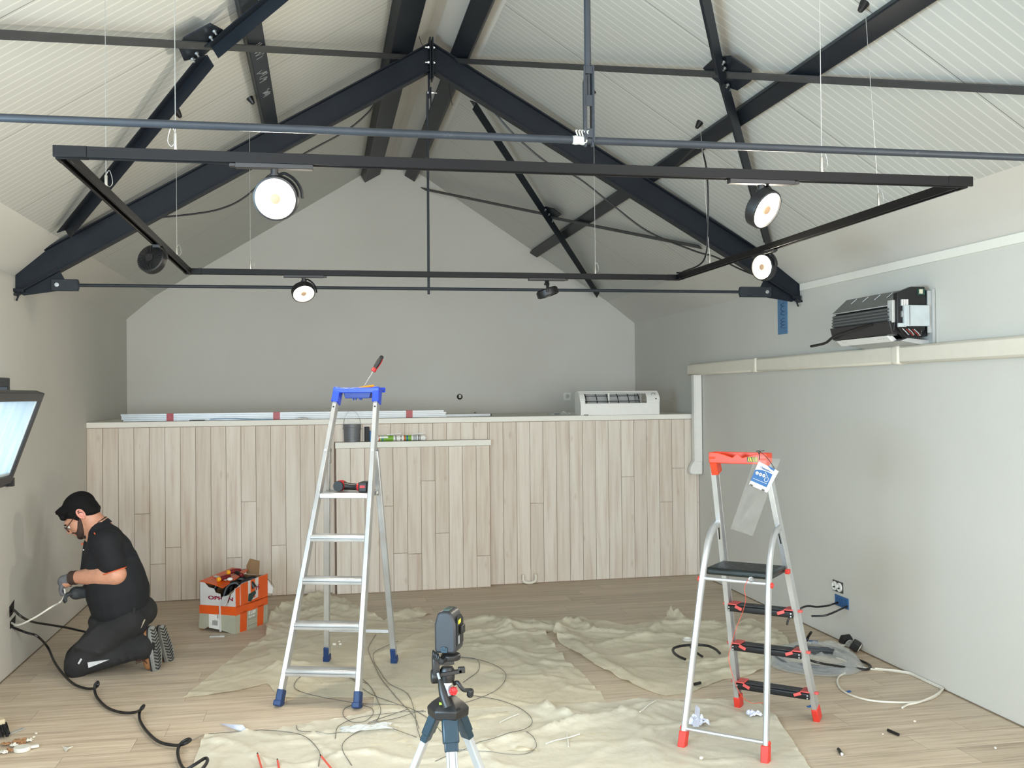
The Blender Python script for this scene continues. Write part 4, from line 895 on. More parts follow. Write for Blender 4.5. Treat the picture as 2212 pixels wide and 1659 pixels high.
m.bar(c-LBW*hw-LBV*.05+V((0, 0, .008)), c+LBW*hw-LBV*.05+V((0, 0, .008)), .006, .05); m.bar(c-LBW*hw-LBV*.01+V((0, 0, -.016)), c+LBW*hw-LBV*.01+V((0, 0, -.016)), .085, .005)
for s in (-1, 1): m.bar(c+LBW*s*hw+LBV*.033+V((0, 0, .008)), c+LBW*s*hw-LBV*.053+V((0, 0, .008)), .006, .05)
ty = m.build('top_tray', ORR, B, bevel=.003)
YEL = M('yellow_sticker', (214, 204, 60), .5)
st = MB().box(c+LBW*.075+LBV*.0335+V((0, 0, .004)), (.052, .002, .024), R).build('warning_sticker', M('dark_sticker', (60, 60, 40), .5), ty)
for i, sl in enumerate((-.4, -.3, .35, .1, 0, -.05)): MB().bar(c+LBW*(.054+.0085*i)+LBV*.0348+V((0, 0, -.006)), c+LBW*(.054+.0085*i-sl*.014)+LBV*.0348+V((0, 0, .015)), .0035, .001, LBV).build('sticker_stripe', YEL, st)
for u in (-.045, .01): tag(MB().lathe([(.009, 0), (.009, .045)], c+LBW*(u-.02)+LBV*.0-V((0, 0, .004)), LBW, 12).build('glass_fuse', M('pale_plastic_vial', (206, 204, 200), .25)), 'small pale tube in the orange tray, %s of two' % ('left' if u < 0 else 'right'), 'tube', 'small tubes in the orange tray')
# ---- clear bag with printed card hanging from the small ladder
YB = 4.30
def bgp(x, y, d=0.): return at(x, y, 'Y', YB-d)
bag = thing('hanging_plastic_bag', tuple(bgp(1640, 1000)), 'clear empty cable-tie bag with blue and white card tied to the orange tray', 'plastic bag')
FILM2 = clear_mat('bag_film', (.985, .985, .98), .035, .1)
m = MB(); n1, n2 = 8, 20; E0, E1, E2, E3 = (1632, 985), (1686, 992), (1626, 1158), (1578, 1142); P = []
for j in range(n2+1):
    for i in range(n1+1):
        u, v = i/n1, j/n2; x = (1-v)*((1-u)*E0[0]+u*E1[0])+v*((1-u)*E3[0]+u*E2[0]); y = (1-v)*((1-u)*E0[1]+u*E1[1])+v*((1-u)*E3[1]+u*E2[1])
        P.append(bgp(x, y, .010*sin(pi*u)*(1-v*.3)+.012*noise.noise(V((u*3, v*7, 1)))))
m.add(P, [(j*(n1+1)+i, j*(n1+1)+i+1, (j+1)*(n1+1)+i+1, (j+1)*(n1+1)+i) for j in range(n2) for i in range(n1)]); m.build('bag_film', FILM2, bag, solid=.0006)
def card(poly, mat, d, name, par, th=.0006): return MB().prism([bgp(x, y, d) for x, y in poly], (0, th, 0)).build(name, mat, par)
PAPER = M('white_card', (228, 228, 222), .5, var=.01); BLUEC = M('card_blue', (12, 84, 140), .5, var=.02)
cdp = card([(1639, 997), (1682, 1018), (1657, 1064), (1618, 1047)], PAPER, .024, 'printed_card', bag)
card([(1631, 1015), (1636, 1014.4), (1647, 1015.5), (1658, 1019), (1669, 1025), (1656, 1053), (1621.5, 1038)], BLUEC, .0255, 'card_panel', cdp)
card([(1657, 1005), (1674, 1013), (1672, 1018), (1665, 1014)], BLUEC, .0255, 'card_corner', cdp)
for x, y in ((1635.3, 1021.7), (1642.7, 1024.9), (1650, 1027.7)):
    MB().lathe([(.0072, 0), (.0072, .0006)], bgp(x, y, .0262), (0, -1, 0), 20).build('card_disc', PAPER, cdp)
    card([(x-1.6, y-1.6), (x+1.6, y-.8), (x+1.4, y+1.4), (x-1.7, y+.6)], M('grey_print', (120, 120, 118), .5), .0272, 'disc_print', cdp)
MB().tube(bez([bgp(1653.5, 1019.5, .027), bgp(1656.5, 1027, .027), bgp(1659.5, 1034, .027), bgp(1657.5, 1040, .027), bgp(1653, 1040, .027), bgp(1651, 1036, .027), bgp(1653, 1032.5, .027), bgp(1656, 1031.5, .027)], 5), .0009, 5).build('printed_cable_tie', PAPER, cdp)
MB().bar(bgp(1627, 1033, .027), bgp(1656, 1045, .027), .0012, .0012).build('printed_line', PAPER, cdp)
xd = (bgp(1682, 1018)-bgp(1639, 997)); yd = bgp(1639, 997)-bgp(1618, 1047)
text('Omenwire', .0125, bgp(1641.5, 1009.5, .0262), xd, yd, BLUEC, cdp, ext=.0003, bold=.0003, shear=.2)
text('cable ties', .006, bgp(1646, 1013.3, .0262), xd, yd, INK, cdp, ext=.0002)
for k, (x, y, n_) in enumerate(((1620.5, 1044.5, 7), (1646.5, 1055.5, 6))):
    for i in range(n_): o = bgp(x, y, .0262)+xd.normalized()*.0026*i; MB().bar(o, o-yd.normalized()*.008, .0012+.0006*(i % 2), .0005, (0, 1, 0)).build('bar_code_line', INK, cdp)
tie = MB().tube(bez([bgp(1640, 993, .03), bgp(1641, 984, .034), bgp(1637, 976, .03), bgp(1634, 975, .0), bgp(1637, 974, -.03), bgp(1642, 975, -.0), bgp(1640, 980, .032)], 5), .0022, 6)
tie.tube(bez([bgp(1640, 975, .028), bgp(1652, 984, .03), bgp(1664, 998, .03), bgp(1673, 1012, .029)], 5), .0014, 6); tie.tube([bgp(1641, 975.5, .02), bgp(1651, 973, .02)], .0016, 6)
tie.build('cable_tie_cord', CABLEB, bag)
# ---- round clip light and its red cord
sp = lBb(.035, .77)+LBV*.022
cl_ = thing('clip_light', tuple(sp), 'small round metal light clipped to the edge of the black platform', 'light')
lc = at(1621, 1251, 'Y', sp.y-.02)
MB().lathe([(.0125, 0), (.0130, .004), (.0130, .010), (.010, .012), (.009, .006), (0, .006)], lc, cdir(.05, .05, 1), 24).build('light_rim', BOLT, cl_)
MB().lathe([(.0088, 0), (.0088, .001)], lc+cdir(.05, .05, 1)*.0065, cdir(.05, .05, 1), 20).build('light_lens', M('grey_lens', (150, 152, 156), .2, .3), cl_)
YS = lc.y-.01
q = [(1615, 1252, YS), (1608, 1272, YS-.01), (1611, 1295, YS), (1604, 1322, YS+.04), (1590, 1358, YS+.05), (1580, 1392, YS+.08), (1574, 1420, YS+.08), (1580, 1450, YS+.06), (1592, 1485, YS+.03), (1604, 1506, YS+.02), (1625, 1519, YS+.01), (1640, 1518, YS+.02), (1657, 1520, YS+.02)]
tag(MB().tube(bez([at(x, y, 'Y', Y) for x, y, Y in q], 6), .0014, 6).build('red_cord', M('red_cord', (200, 74, 50), .5)), 'thin red cord hanging from the clip light down to the ladder leg', 'cord')
# ================================================================== LASER LEVEL ON TRIPOD
YT = 3.0; K2 = 2167/YT
def tp(x, y, d=0.): return at(x, y, 'Y', YT-d)
TEAL = M('dark_teal_plastic', (14, 44, 58), .4); GRB = M('laser_dark_plastic', (30, 33, 38), .45); ALT = M('tripod_silver', (176, 180, 184), .35, .45, .02)
tp0 = tp(965, 1540); tri = thing('tripod', (tp0.x, YT, 0), 'tripod with silver legs, dark teal joints and black pan head in the foreground', 'tripod')
cx, cyy = tp0.x, YT; zt = tp(965, 1535).z
hub = MB().lathe([(.050, -.018), (.062, -.012), (.064, .012), (.050, .026), (.024, .044), (.018, .046)], (cx+.004, cyy, zt), (0, 0, 1), 6); hub.build('hub', PLBLACK, tri, bevel=.003)
m = MB().lathe([(.0035, 0), (.006, .001)], (0, 0, 0), (0, 0, 1), 4)
MB().box((cx-.020, cyy-.038, zt+.034), (.014, .008, .006)).build('bubble_level', M('lime_bubble', (150, 190, 60), .3), tri)
for a, rs in ((-90, .30), (33, .34), (147, .34)):
    d = V((cos(radians(a)), sin(radians(a)), 0)); top = V((cx+.004, cyy, zt-.02))+d*.043
    foot = V((top.x, top.y, .004))+d*(zt*.43); dr_ = (foot-top).normalized(); sw = d.cross(V((0, 0, 1)))
    lg = MB().bar(top+dr_*.03, foot, 0, 0, d, [(-.0165, -.009), (.0165, -.009), (.0165, .009), (-.0165, .009)]).build('leg', ALT, tri, bevel=.004)
    for s in (-1, 1): MB().bar(top+dr_*.05+sw*s*.009+d*.0095, foot-dr_*.02+sw*s*.009+d*.0095, .0025, .002, d).build('leg_groove', GREYM, lg)
    MB().bar(top-dr_*.008, top+dr_*.062, 0, 0, d, [(-.024, -.014), (.024, -.014), (.024, .014), (-.024, .014)]).build('leg_joint', TEAL, lg, bevel=.005)
    jt = MB().bar(top+dr_*.05, top+dr_*.085, .040, .022, d).build('leg_collar', TEAL, lg, bevel=.003)
    MB().bar(foot-dr_*.05, foot, .03, .024, d).build('leg_foot', PLBLACK, lg, bevel=.004)
for y0, r, nm, mt in ((1488, .0125, 'column', WHITEP),):
    MB().cyl((cx+.002, cyy, zt+.03), (cx+.002, cyy, tp(966, 1470).z), r, 16).build(nm, ALT, tri)
MB().cyl((cx+.002, cyy, tp(966, 1478).z), (cx+.002, cyy, tp(966, 1470).z), .0145, 16).build('column_collar', WHITEP, tri)
c = tp(966, 1462); MB().lathe([(.021, -.014), (.023, 0), (.022, .022), (.017, .030)], c, (0, 0, 1), 20).build('pan_head', PLBLACK, tri)
MB().bar(tp(950, 1458, .02), tp(998, 1449, .02), .014, .012).box(tp(997, 1447, .02), (.020, .014, .018)).build('lock_lever', PLBLACK, tri, bevel=.002)
c = tp(941, 1448); m = MB().box(c+V((0, 0, .005)), (.020, .036, .075)); m.lathe([(.021, -.012), (.021, .012)], c+V((-.002, 0, -.018)), (1, 0, 0), 20); m.build('tilt_bracket', PLBLACK, tri, bevel=.004)
m = MB().tube([tp(938, 1418, .01), tp(946, 1423, .025), tp(955, 1429, .03), tp(960, 1424, .02)], .009, 10)
m.build('platform_lock', PLBLACK, tri)
for i in range(4): MB().tube([tp(936+3.5*i, 1413+2.5*i, .012+.004*i)+V((0, cos(a*pi/5), sin(a*pi/5)))*.011 for a in range(10)], .0022, 5, closed=True).build('knob_rib', PLBLACK, tri)
c = tp(972, 1420); MB().lathe([(.028, -.008), (.030, -.004), (.030, .006), (.027, .009)], c+V((.002, 0, .002)), (0, 0, 1), 24).box(c+V((-.012, 0, -.012)), (.045, .034, .012)).build('camera_plate', PLBLACK, tri, bevel=.001)
MB().tube([tp(946, 1455, .03), tp(948, 1462, .04), tp(951, 1470, .05)], .004, 8).build('pan_handle_rod', ALT, tri)
MB().tube([tp(950, 1468, .05), tp(953, 1480, .058), tp(957, 1498, .068), tp(962, 1515, .078), tp(967, 1528, .085)], [.006, .0095, .0125, .0125, .0125], 14).build('pan_handle_grip', PLBLACK, tri)
c = tp(979, 1492, .02); m = MB()
for i in range(8): m.ell(c+V((.009*cos(i*pi/4), -.004, .009*sin(i*pi/4))), (.0045, .006, .0045), nu=8, nv=6)
m.lathe([(.011, -.004), (.011, .008), (.006, .010)], c, (0, -1, 0), 20); m.build('lock_knob', M('red_knob', (196, 24, 34), .4), tri)
MB().tube(bez([tp(981, 1477, .0), tp(988, 1474, .012), tp(996, 1485, .02), tp(1003, 1491, .022), tp(1014, 1491, .022)], 5), .006, 8).build('crank_arm', PLBLACK, tri)
c = tp(1016, 1497, .02); m = MB().lathe([(.007, -.013), (.0105, -.008), (.0105, .008), (.008, .012)], c, (.1, -.3, 1), 8); m.build('crank_knob', PLBLACK, tri, bevel=.001)
# laser body: narrow black block with bevelled shoulders, turned so its right flank shows
bx_ = tp(970, 1408); z0 = bx_.z+.003; ang = radians(-24); Rl = rotz(ang); lc = V((bx_.x, YT+.004, z0))
las = thing('laser_level', tuple(lc), 'black cross-line laser level standing on the tripod', 'laser level')
def lp_(x, y, z): return lc+Rl @ V((x, y, z))
fp = [(-.030, 0), (.030, 0), (.033, .012), (.033, .086), (.022, .116), (.013, .124), (-.014, .124), (-.024, .116), (-.033, .086), (-.033, .012)]
MB().prism([lp_(x, -.040, z) for x, z in fp], Rl @ V((0, .085, 0))).build('laser_body', GRB, las, bevel=.007)
wn_ = MB().prism([lp_(.0335, -.028, .022), lp_(.0335, .034, .022), lp_(.0335, .034, .092), lp_(.031, .022, .106), lp_(.031, -.016, .106), lp_(.0335, -.028, .09)], Rl @ V((.0025, 0, 0))).build('window_bezel', PLBLACK, las)
MB().prism([lp_(.036, -.008, .052), lp_(.036, .022, .052), lp_(.036, .022, .078), lp_(.036, -.008, .078)], Rl @ V((.010, 0, 0))).build('beam_window', PLBLACK, las, bevel=.003)
MB().prism([lp_(.0362, -.020, .084), lp_(.0362, .004, .086), lp_(.0362, .004, .098), lp_(.0362, -.020, .096)], Rl @ V((.0008, 0, 0))).build('yellow_label', YEL, las)
MB().prism([lp_(.0362, -.022, .026), lp_(.0362, -.010, .026), lp_(.0362, -.010, .05), lp_(.0362, -.022, .05)], Rl @ V((.0008, 0, 0))).build('grey_label', M('grey_label', (150, 154, 158), .5), las)
MB().box(lp_(0, -.005, .125), (.018, .035, .004), Rl).build('top_slot', M('green_tint_slot', (40, 66, 58), .3), las, bevel=.001)
m = MB().box(lp_(-.002, -.0415, .011), (.020, .004, .016), Rl).box(lp_(-.002, -.0435, .016), (.010, .003, .010), Rl); m.build('battery_catch', TEAL, las, bevel=.001)
# ================================================================== KNEELING ELECTRICIAN
YP = 6.47
def sp_(x, y, d=0.): return at(x, y, 'Y', YP+d)
SKIN = M('skin', (206, 148, 120), .5, var=.07, scale=40, bump=.05); SHIRT = M('black_polo_cloth', (18, 19, 24), .85, bump=.7, scale=4)
TROU = M('charcoal_work_trousers', (38, 37, 38), .85, var=.25, scale=4, bump=1.0); HAIR = M('black_hair', (18, 16, 16), .8, bump=1.0, scale=40, spec=.2); BEARD = M('dark_beard', (62, 44, 36), .8, bump=.5, scale=120)
GLOVE = M('grey_work_glove', (112, 112, 116), .75, var=.2, scale=30, bump=.4); GLOVD = M('dark_glove_palm', (66, 68, 70), .75, var=.25, scale=40, bump=.4)
CUFF = M('patterned_glove_cuff', (78, 58, 46), .8, var=.35, scale=130, bump=.6); ORTR = M('orange_trim', (224, 96, 52), .6)
REFL = M('silver_reflective_patch', (204, 206, 208), .35); BOOT = M('brown_leather_boot', (158, 108, 66), .55, var=.15, scale=18, bump=.25); SOLE = M('grey_rubber_sole', (138, 138, 132), .7, var=.1); SOLEB = M('dark_sole_edge', (40, 40, 42), .6)
man = thing('person', tuple(sp_(240, 1400)*V((1, 1, 0)) if 0 else (sp_(240, 1450).x, YP, 0)), 'bearded man in black polo kneeling by the left wall, holding a white cable', 'person')
# ---- body: head, neck, torso core, arms, legs in one continuous skin
hc = sp_(172, 1106); fw = (sp_(140, 1135)-sp_(172, 1108)).normalized()           # direction the face looks
HR = frame(fw, (0, 0, 1)); up_ = HR.col[2].copy(); lf = HR.col[1].copy()
sk = MB()
sk.ell(hc+up_*.010-fw*.012, (.096, .076, .098), HR, 24, 16)                        # cranium
sk.ell(hc+fw*.052-up_*.045, (.056, .060, .080), HR, 20, 14)                        # face mass
sk.ell(hc+fw*.084-up_*.104, (.026, .032, .024), HR, 14, 10)                        # chin
sk.cap(hc+fw*.070-up_*.096, hc-fw*.02-up_*.065, .034, .045)                        # jaw
sk.cap(hc+fw*.096-up_*.002-lf*.022, hc+fw*.096-up_*.002+lf*.022, .015, .015)       # brow ridge
sk.cap(hc+fw*.104-up_*.018, hc+fw*.128-up_*.052, .0085, .0125, 10)                 # nose bridge to tip
sk.ell(hc+fw*.116-up_*.056, (.016, .018, .009), HR, 12, 8)
sk.ell(hc+fw*.106-up_*.079, (.012, .022, .006), HR, 12, 8); sk.ell(hc+fw*.103-up_*.089, (.012, .020, .006), HR, 12, 8)   # lips
nk = sp_(213, 1143)
sk.cap(hc-fw*.025-up_*.05, nk, .064, .070); sk.cap(hc+fw*.01-up_*.07, sp_(203, 1152), .050, .062)
ch = sp_(232, 1195); be = sp_(255, 1262); pv = sp_(282, 1318)
sk.cap(nk, ch, .085, .12); sk.cap(ch, be, .12, .135); sk.cap(be, pv, .13, .12)
shn, shf = sp_(228, 1172, -.165), sp_(222, 1170, .175)
sk.cap(shn, shf, .062, .062)
eln, wrn = sp_(249, 1241, -.185), sp_(163, 1247, -.085)
elf, wrf = sp_(240, 1262, .19), sp_(196, 1280, .03)
sk.cap(shn, eln, .058, .062); sk.cap(eln, eln+(wrn-eln)*.3, .066, .068); sk.cap(eln+(wrn-eln)*.3, wrn, .067, .037); 
sk.cap(shf, elf, .055, .052); sk.cap(elf, wrf, .052, .034)
sk.cap(wrn, sp_(142, 1257, -.065), .034, .036); sk.cap(wrf, sp_(165, 1281, -.01), .032, .034)
hn, hf = sp_(276, 1334, -.095), sp_(280, 1332, .10); knn, knf = sp_(166, 1432, -.10), sp_(172, 1420, .14)
ann, anf = sp_(307, 1398, -.10), sp_(322, 1388, .12)
for a, b, c in ((hn, knn, ann), (hf, knf, anf)): sk.cap(a, b, .085, .058); sk.cap(b, c, .058, .042)
body = sk.build('body', SKIN, man, remesh=.0085, smooth_it=4)
# ear, eye
ec = hc-fw*.012-up_*.018+(-lf if lf.y > 0 else lf)*.074; nr = (-lf if lf.y > 0 else lf)
m = MB().tube([ec+fw*(.017*cos(a)-.004)+up_*(.030*sin(a))+nr*.004 for a in [radians(k) for k in range(-60, 241, 20)]], .0062, 8); m.ell(ec-fw*.006, (.016, .007, .026), HR, 12, 8); m.ell(ec+fw*.0-up_*.026, (.009, .006, .010), HR, 10, 8)
m.build('ear', M('pink_skin', (222, 150, 132), .5), body)
for s in (1, -1):
    e = hc+fw*.094-up_*.030+nr*s*.030; MB().ell(e, .0125, None, 12, 8).build('eye', M('eye_white', (214, 206, 196), .3), body); MB().ell(e+fw*.0075-up_*.004, .0075, None, 10, 8).build('iris', M('dark_iris', (34, 24, 20), .3), body)
    MB().tube(bez([e+up_*.020+fw*.012-nr*s*.012, e+up_*.025+fw*.015, e+up_*.020+fw*.004+nr*s*.020], 4), .004, 6).build('eyebrow', HAIR, body)
# hair and beard
h = MB(); h.ell(hc+up_*.026-fw*.018, (.103, .083, .090), HR, 26, 18); h.ell(hc-fw*.052-up_*.012, (.062, .077, .080), HR, 20, 14); h.ell(hc+fw*.045+up_*.058, (.060, .066, .038), HR, 18, 12); h.ell(hc+fw*.086+up_*.036, (.022, .056, .022), HR, 14, 10)
for s__ in (1, -1): h.cap(hc+nr*s__*.062+fw*.036+up_*.020, hc+nr*s__*.068+fw*.020-up_*.030, .018, .010)
h.cap(hc-fw*.080-up_*.045-nr*.03, hc-fw*.080-up_*.045+nr*.03, .026, .026)
for i in range(26): q_ = hc+fw*(.075-.012*(i % 9))+nr*(-.05+.1*random.random())+up_*(.085-.0022*(abs(i % 9-2)**2)); h.cap(q_, q_+fw*.028+up_*(.004), .011, .007, 8, 3)
h.build('hair', HAIR, man, remesh=.0058, smooth_it=1, label='short thick black hair')
b_ = MB(); b_.cap(hc+fw*.086-up_*.112, hc+fw*.060-up_*.105, .027, .034)
for s__ in (1, -1): b_.cap(hc+nr*s__*.036+fw*.064-up_*.096, hc+nr*s__*.062+fw*.014-up_*.036, .025, .009); b_.cap(hc+nr*s__*.022+fw*.098-up_*.074, hc+nr*s__*.030+fw*.082-up_*.096, .008, .012)
b_.cap(hc+fw*.074-up_*.104-nr*.028, hc+fw*.074-up_*.104+nr*.028, .026, .026)
b_.cap(hc+fw*.108-up_*.071-nr*.018, hc+fw*.108-up_*.071+nr*.018, .0065, .0065)
b_.build('beard', BEARD, man, remesh=.0055, smooth_it=2, label='short dark beard')
# glasses
GL = M('dark_glasses_frame', (52, 30, 34), .3); g = thing; gm = MB()
for s in (1, -1):
    e = hc+fw*.118-up_*.034+nr*s*.033; gm.tube([e+nr*s*.0+(nr*.025*cos(a)+up_*.020*sin(a))-fw*.008*abs(cos(a))*(1 if cos(a)*s > 0 else 0) for a in [radians(k) for k in range(0, 360, 24)]], .0024, 6, closed=True)
    gm.tube([e+nr*s*.024+up_*.008-fw*.010, hc+nr*s*.079+fw*.03-up_*.010, hc+nr*s*.081-fw*.018-up_*.006, hc+nr*s*.078-fw*.032-up_*.022], .0024, 6)
gm.tube([hc+fw*.120-up_*.028-nr*.009, hc+fw*.124-up_*.024, hc+fw*.120-up_*.028+nr*.009], .0024, 6); gm.build('glasses', GL, man, label='dark framed glasses')
nb = MB().tube([nk+up_*.0+V((-.018, 0, .028))+(V((.5, 0, .86))*0+V((cos(a)*.062, sin(a)*.072, cos(a)*.045))) for a in [radians(k) for k in range(0, 360, 20)]], .0035, 6, closed=True)
nb.ell(sp_(186, 1160, -.045), (.014, .008, .011)); nb.build('neck_cord', PLBLACK, man)
# polo shirt
s_ = MB(); prof_ = [(218, 1150, .078), (229, 1170, .108), (236, 1196, .142), (243, 1224, .162), (250, 1252, .176), (255, 1278, .186), (258, 1298, .176)]
for (x1, y1, r1), (x2, y2, r2) in zip(prof_, prof_[1:]):
    for d_ in (-.045, .045): s_.cap(sp_(x1, y1, d_*(.6 if y1 < 1160 else 1)), sp_(x2, y2, d_), r1, r2)
s_.cap(shn+V((.012, .015, .0)), shf+V((.012, -.015, 0)), .078, .078); s_.cap(sp_(206, 1176), sp_(206, 1240), .070, .090)
s_.cap(shn, shn+(eln-shn)*.66, .078, .078); s_.cap(shf, shf+(elf-shf)*.65, .078, .076)
for k in range(4): s_.cap(sp_(262-6*k, 1214+22*k, -.15), sp_(290-2*k, 1205+24*k, -.10), .035, .028)
shirt = s_.build('polo_shirt', SHIRT, man, remesh=.010, smooth_it=5, label='black polo shirt with orange trim')
cn = sp_(206, 1139); ax = (sp_(196, 1120)-sp_(216, 1156)).normalized()
m = MB(); cu_ = V((.86, 0, .5)).cross(V((0, 1, 0)))
ring = lambda r1, r2, k: [nk+V((-.012, 0, .022))+ax*k+(V((.80, 0, .60))*cos(a)*r1+V((0, 1, 0))*sin(a)*r2) for a in [radians(q) for q in range(0, 360, 15)]]
A, Bq, C_ = ring(.088, .086, -.036), ring(.078, .080, -.004), ring(.071, .073, -.008); n = len(A)
m.add(A+Bq+C_, [(i, (i+1) % n, n+(i+1) % n, n+i) for i in range(n)]+[(n+i, n+(i+1) % n, 2*n+(i+1) % n, 2*n+i) for i in range(n)]); m.build('collar', SHIRT, shirt, solid=.004)
MB().tube([p+ax*.001 for p in Bq], .0016, 5, closed=True).build('collar_piping', M('beige_piping', (176, 140, 112), .6), shirt)
d = (eln-shn).normalized(); o = shn+(eln-shn)*.66+d*.046; u = d.cross(V((0, 0, 1))).normalized(); w2 = d.cross(u)
MB().tube([o+(u*cos(a)+w2*sin(a))*.0705 for a in [radians(k) for k in range(0, 360, 18)]], .0032, 6, closed=True).build('sleeve_trim', ORTR, shirt)
d = (elf-shf).normalized(); o = shf+(elf-shf)*.65+d*.045; u = d.cross(V((0, 0, 1))).normalized(); w2 = d.cross(u)
MB().tube([o+(u*cos(a)+w2*sin(a))*.067 for a in [radians(k) for k in range(0, 360, 18)]], .0032, 6, closed=True).build('sleeve_trim', ORTR, shirt)
for a, b in (((203.5, 1151), (207.5, 1156.5)), ((206, 1160), (205.5, 1165.5))): MB().tube([sp_(*a, -.130), sp_((a[0]+b[0])/2, (a[1]+b[1])/2, -.137), sp_(*b, -.142)], .0042, 6).build('shoulder_stripe', ORTR, shirt)
MB().tube([sp_(178, 1173, -.01), sp_(178, 1177, -.01)], .007, 8).build('placket_trim', ORTR, shirt)
for x, y in ((180.5, 1188),): MB().ell(sp_(x, y, -.05), .0045).build('shirt_button', WHITEP, shirt)
# trousers
t = MB(); t.ell(sp_(280, 1322), (.165, .185, .115)); t.cap(sp_(272, 1304, -.05), sp_(272, 1304, .05), .130, .130)
t.ell(sp_(225, 1338), (.09, .16, .06))
t.cap(hn+V((-.0, 0, -.02)), hn+(knn-hn)*.5+V((0, 0, .0)), .122, .112); t.cap(hn+(knn-hn)*.5, knn+V((.014, 0, .006)), .112, .086); t.cap(knn+V((.014, 0, .004)), sp_(166, 1440, -.10), .086, .074); t.cap(knn+V((.02, 0, -.0)), ann+V((-.03, 0, -.0)), .078, .072); t.cap(ann+V((-.05, 0, 0)), ann+V((-.002, 0, 0)), .078, .080)
t.cap(hf+V((0, 0, -.02)), knf, .115, .085); t.cap(knf, anf+V((-.03, 0, 0)), .078, .068); t.cap(anf+V((-.05, 0, 0)), anf, .070, .070)
for k in range(5): a = hn+(knn-hn)*(.35+.1*k); t.cap(a+V((-.05, -.075, .05)), a+V((.07, -.095, .015)), .024, .018)
for k in range(4): a = knn+(ann-knn)*(.55+.12*k); t.cap(a+V((-.01, -.055, .05)), a+V((.02, -.060, -.03)), .022, .016)
zmin = min(v.z for v in t.v)
trou = t.build('work_trousers', TROU, man, remesh=.0105, smooth_it=4)
m = MB().prism([sp_(189, 1431, -.190), sp_(236, 1425, -.182), sp_(191, 1443, -.185)], (0, .012, 0)); m.build('reflective_patch', REFL, trou)
MB().bar(sp_(169.5, 1434, -.19), sp_(176, 1423, -.19), .010, .006, (0, 1, 0)).build('reflective_tab', REFL, trou); MB().bar(sp_(206, 1418, -.187), sp_(208, 1412, -.187), .004, .004, (0, 1, 0)).build('reflective_tab', REFL, trou)
MB().tube(bez([sp_(281, 1377, -.175), sp_(290, 1372, -.172), sp_(298, 1364, -.17), sp_(306, 1352, -.165), sp_(313, 1338, -.16)], 4), .0045, 6).build('pale_seam_cord', M('beige_cord', (168, 156, 134), .7), trou)
for x, y in ((255, 1322), (290, 1319)): MB().box(sp_(x, y, -.185), (.014, .006, .036)).build('belt_loop', TROU, trou)
# boots: upper, sole with chevron tread, laces
def boot(heel, toe, d, ankle, name, turn=27):
    hp, tp_ = sp_(*heel, d), sp_(*toe, d); L_ = (tp_-hp); ln = L_.length; dl = L_.normalized(); nrm = dl.cross(V((0, 1, 0))).normalized()
    if nrm.x < 0: nrm = -nrm                                          # outwards through the sole
    nrm = (Matrix.Rotation(radians(turn), 3, dl) @ nrm).normalized()
    if nrm.y > 0: nrm = (Matrix.Rotation(radians(-2*turn), 3, dl) @ nrm).normalized()
    sv = dl.cross(nrm).normalized()
    u = MB(); u.cap(sp_(*ankle, d), hp+dl*.06-nrm*.06, .052, .050); u.ell(hp+dl*.055-nrm*.058, (.044, .044, .048)); u.cap(hp+dl*.07-nrm*.056, hp+dl*(ln*.60)-nrm*.056, .046, .044); u.cap(hp+dl*ln*.55-nrm*.052, hp+dl*(ln-.055)-nrm*.056, .044, .036)
    bt_ = u.build('boot', BOOT, man, remesh=.008, smooth_it=3, label=name)
    out = []; N_ = 22
    for i in range(N_):
        a = 2*pi*i/N_; x = cos(a); y = sin(a); wv = .047 if x > 0 else .040
        out.append(hp+dl*(ln/2+ln/2*x*1.0)+sv*wv*(abs(y)**.75*(1 if y > 0 else -1)))
    curve = lambda p: p-nrm*(.020*max(0, ((p-hp).dot(dl)/ln-.55)/.45)**2)
    MB().prism([curve(p)-nrm*.016 for p in out], nrm*.026).build('sole', SOLE, bt_, bevel=.003)
    MB().prism([curve(p)*1.0-nrm*.020 for p in [hp+dl*ln/2+(p-hp-dl*ln/2)*1.02 for p in out]], nrm*.010).build('sole_edge', SOLEB, bt_)
    for k in range(13):
        c = hp+dl*ln*(.08+.068*k)+nrm*.0105; c = curve(c); s = .034*(1-abs(k-6)*.03)
        tr_ = MB(); 
        for y in (-1, 1): tr_.bar(c+dl*.010, c-dl*.008+sv*(y*s), .0065, .003, nrm)
        tr_.build('tread_groove', SOLEB, bt_)
    return bt_, hp, dl, nrm, ln
b1 = boot((327, 1352), (344, 1452), -.10, (304, 1392), 'near brown leather work boot, toes on the floor')
b2 = boot((347, 1350), (374, 1441), .12, (325, 1385), 'far brown work boot')
for k in range(3): MB().tube(bez([sp_(306, 1410+6*k, -.15), sp_(300, 1418+4*k, -.155), sp_(297-2*k, 1426+4*k, -.15), sp_(309, 1424+2*k, -.145), sp_(318, 1434, -.14)], 4), .0022, 5).build('boot_lace', M('brown_lace', (58, 36, 28), .7), b1[0])
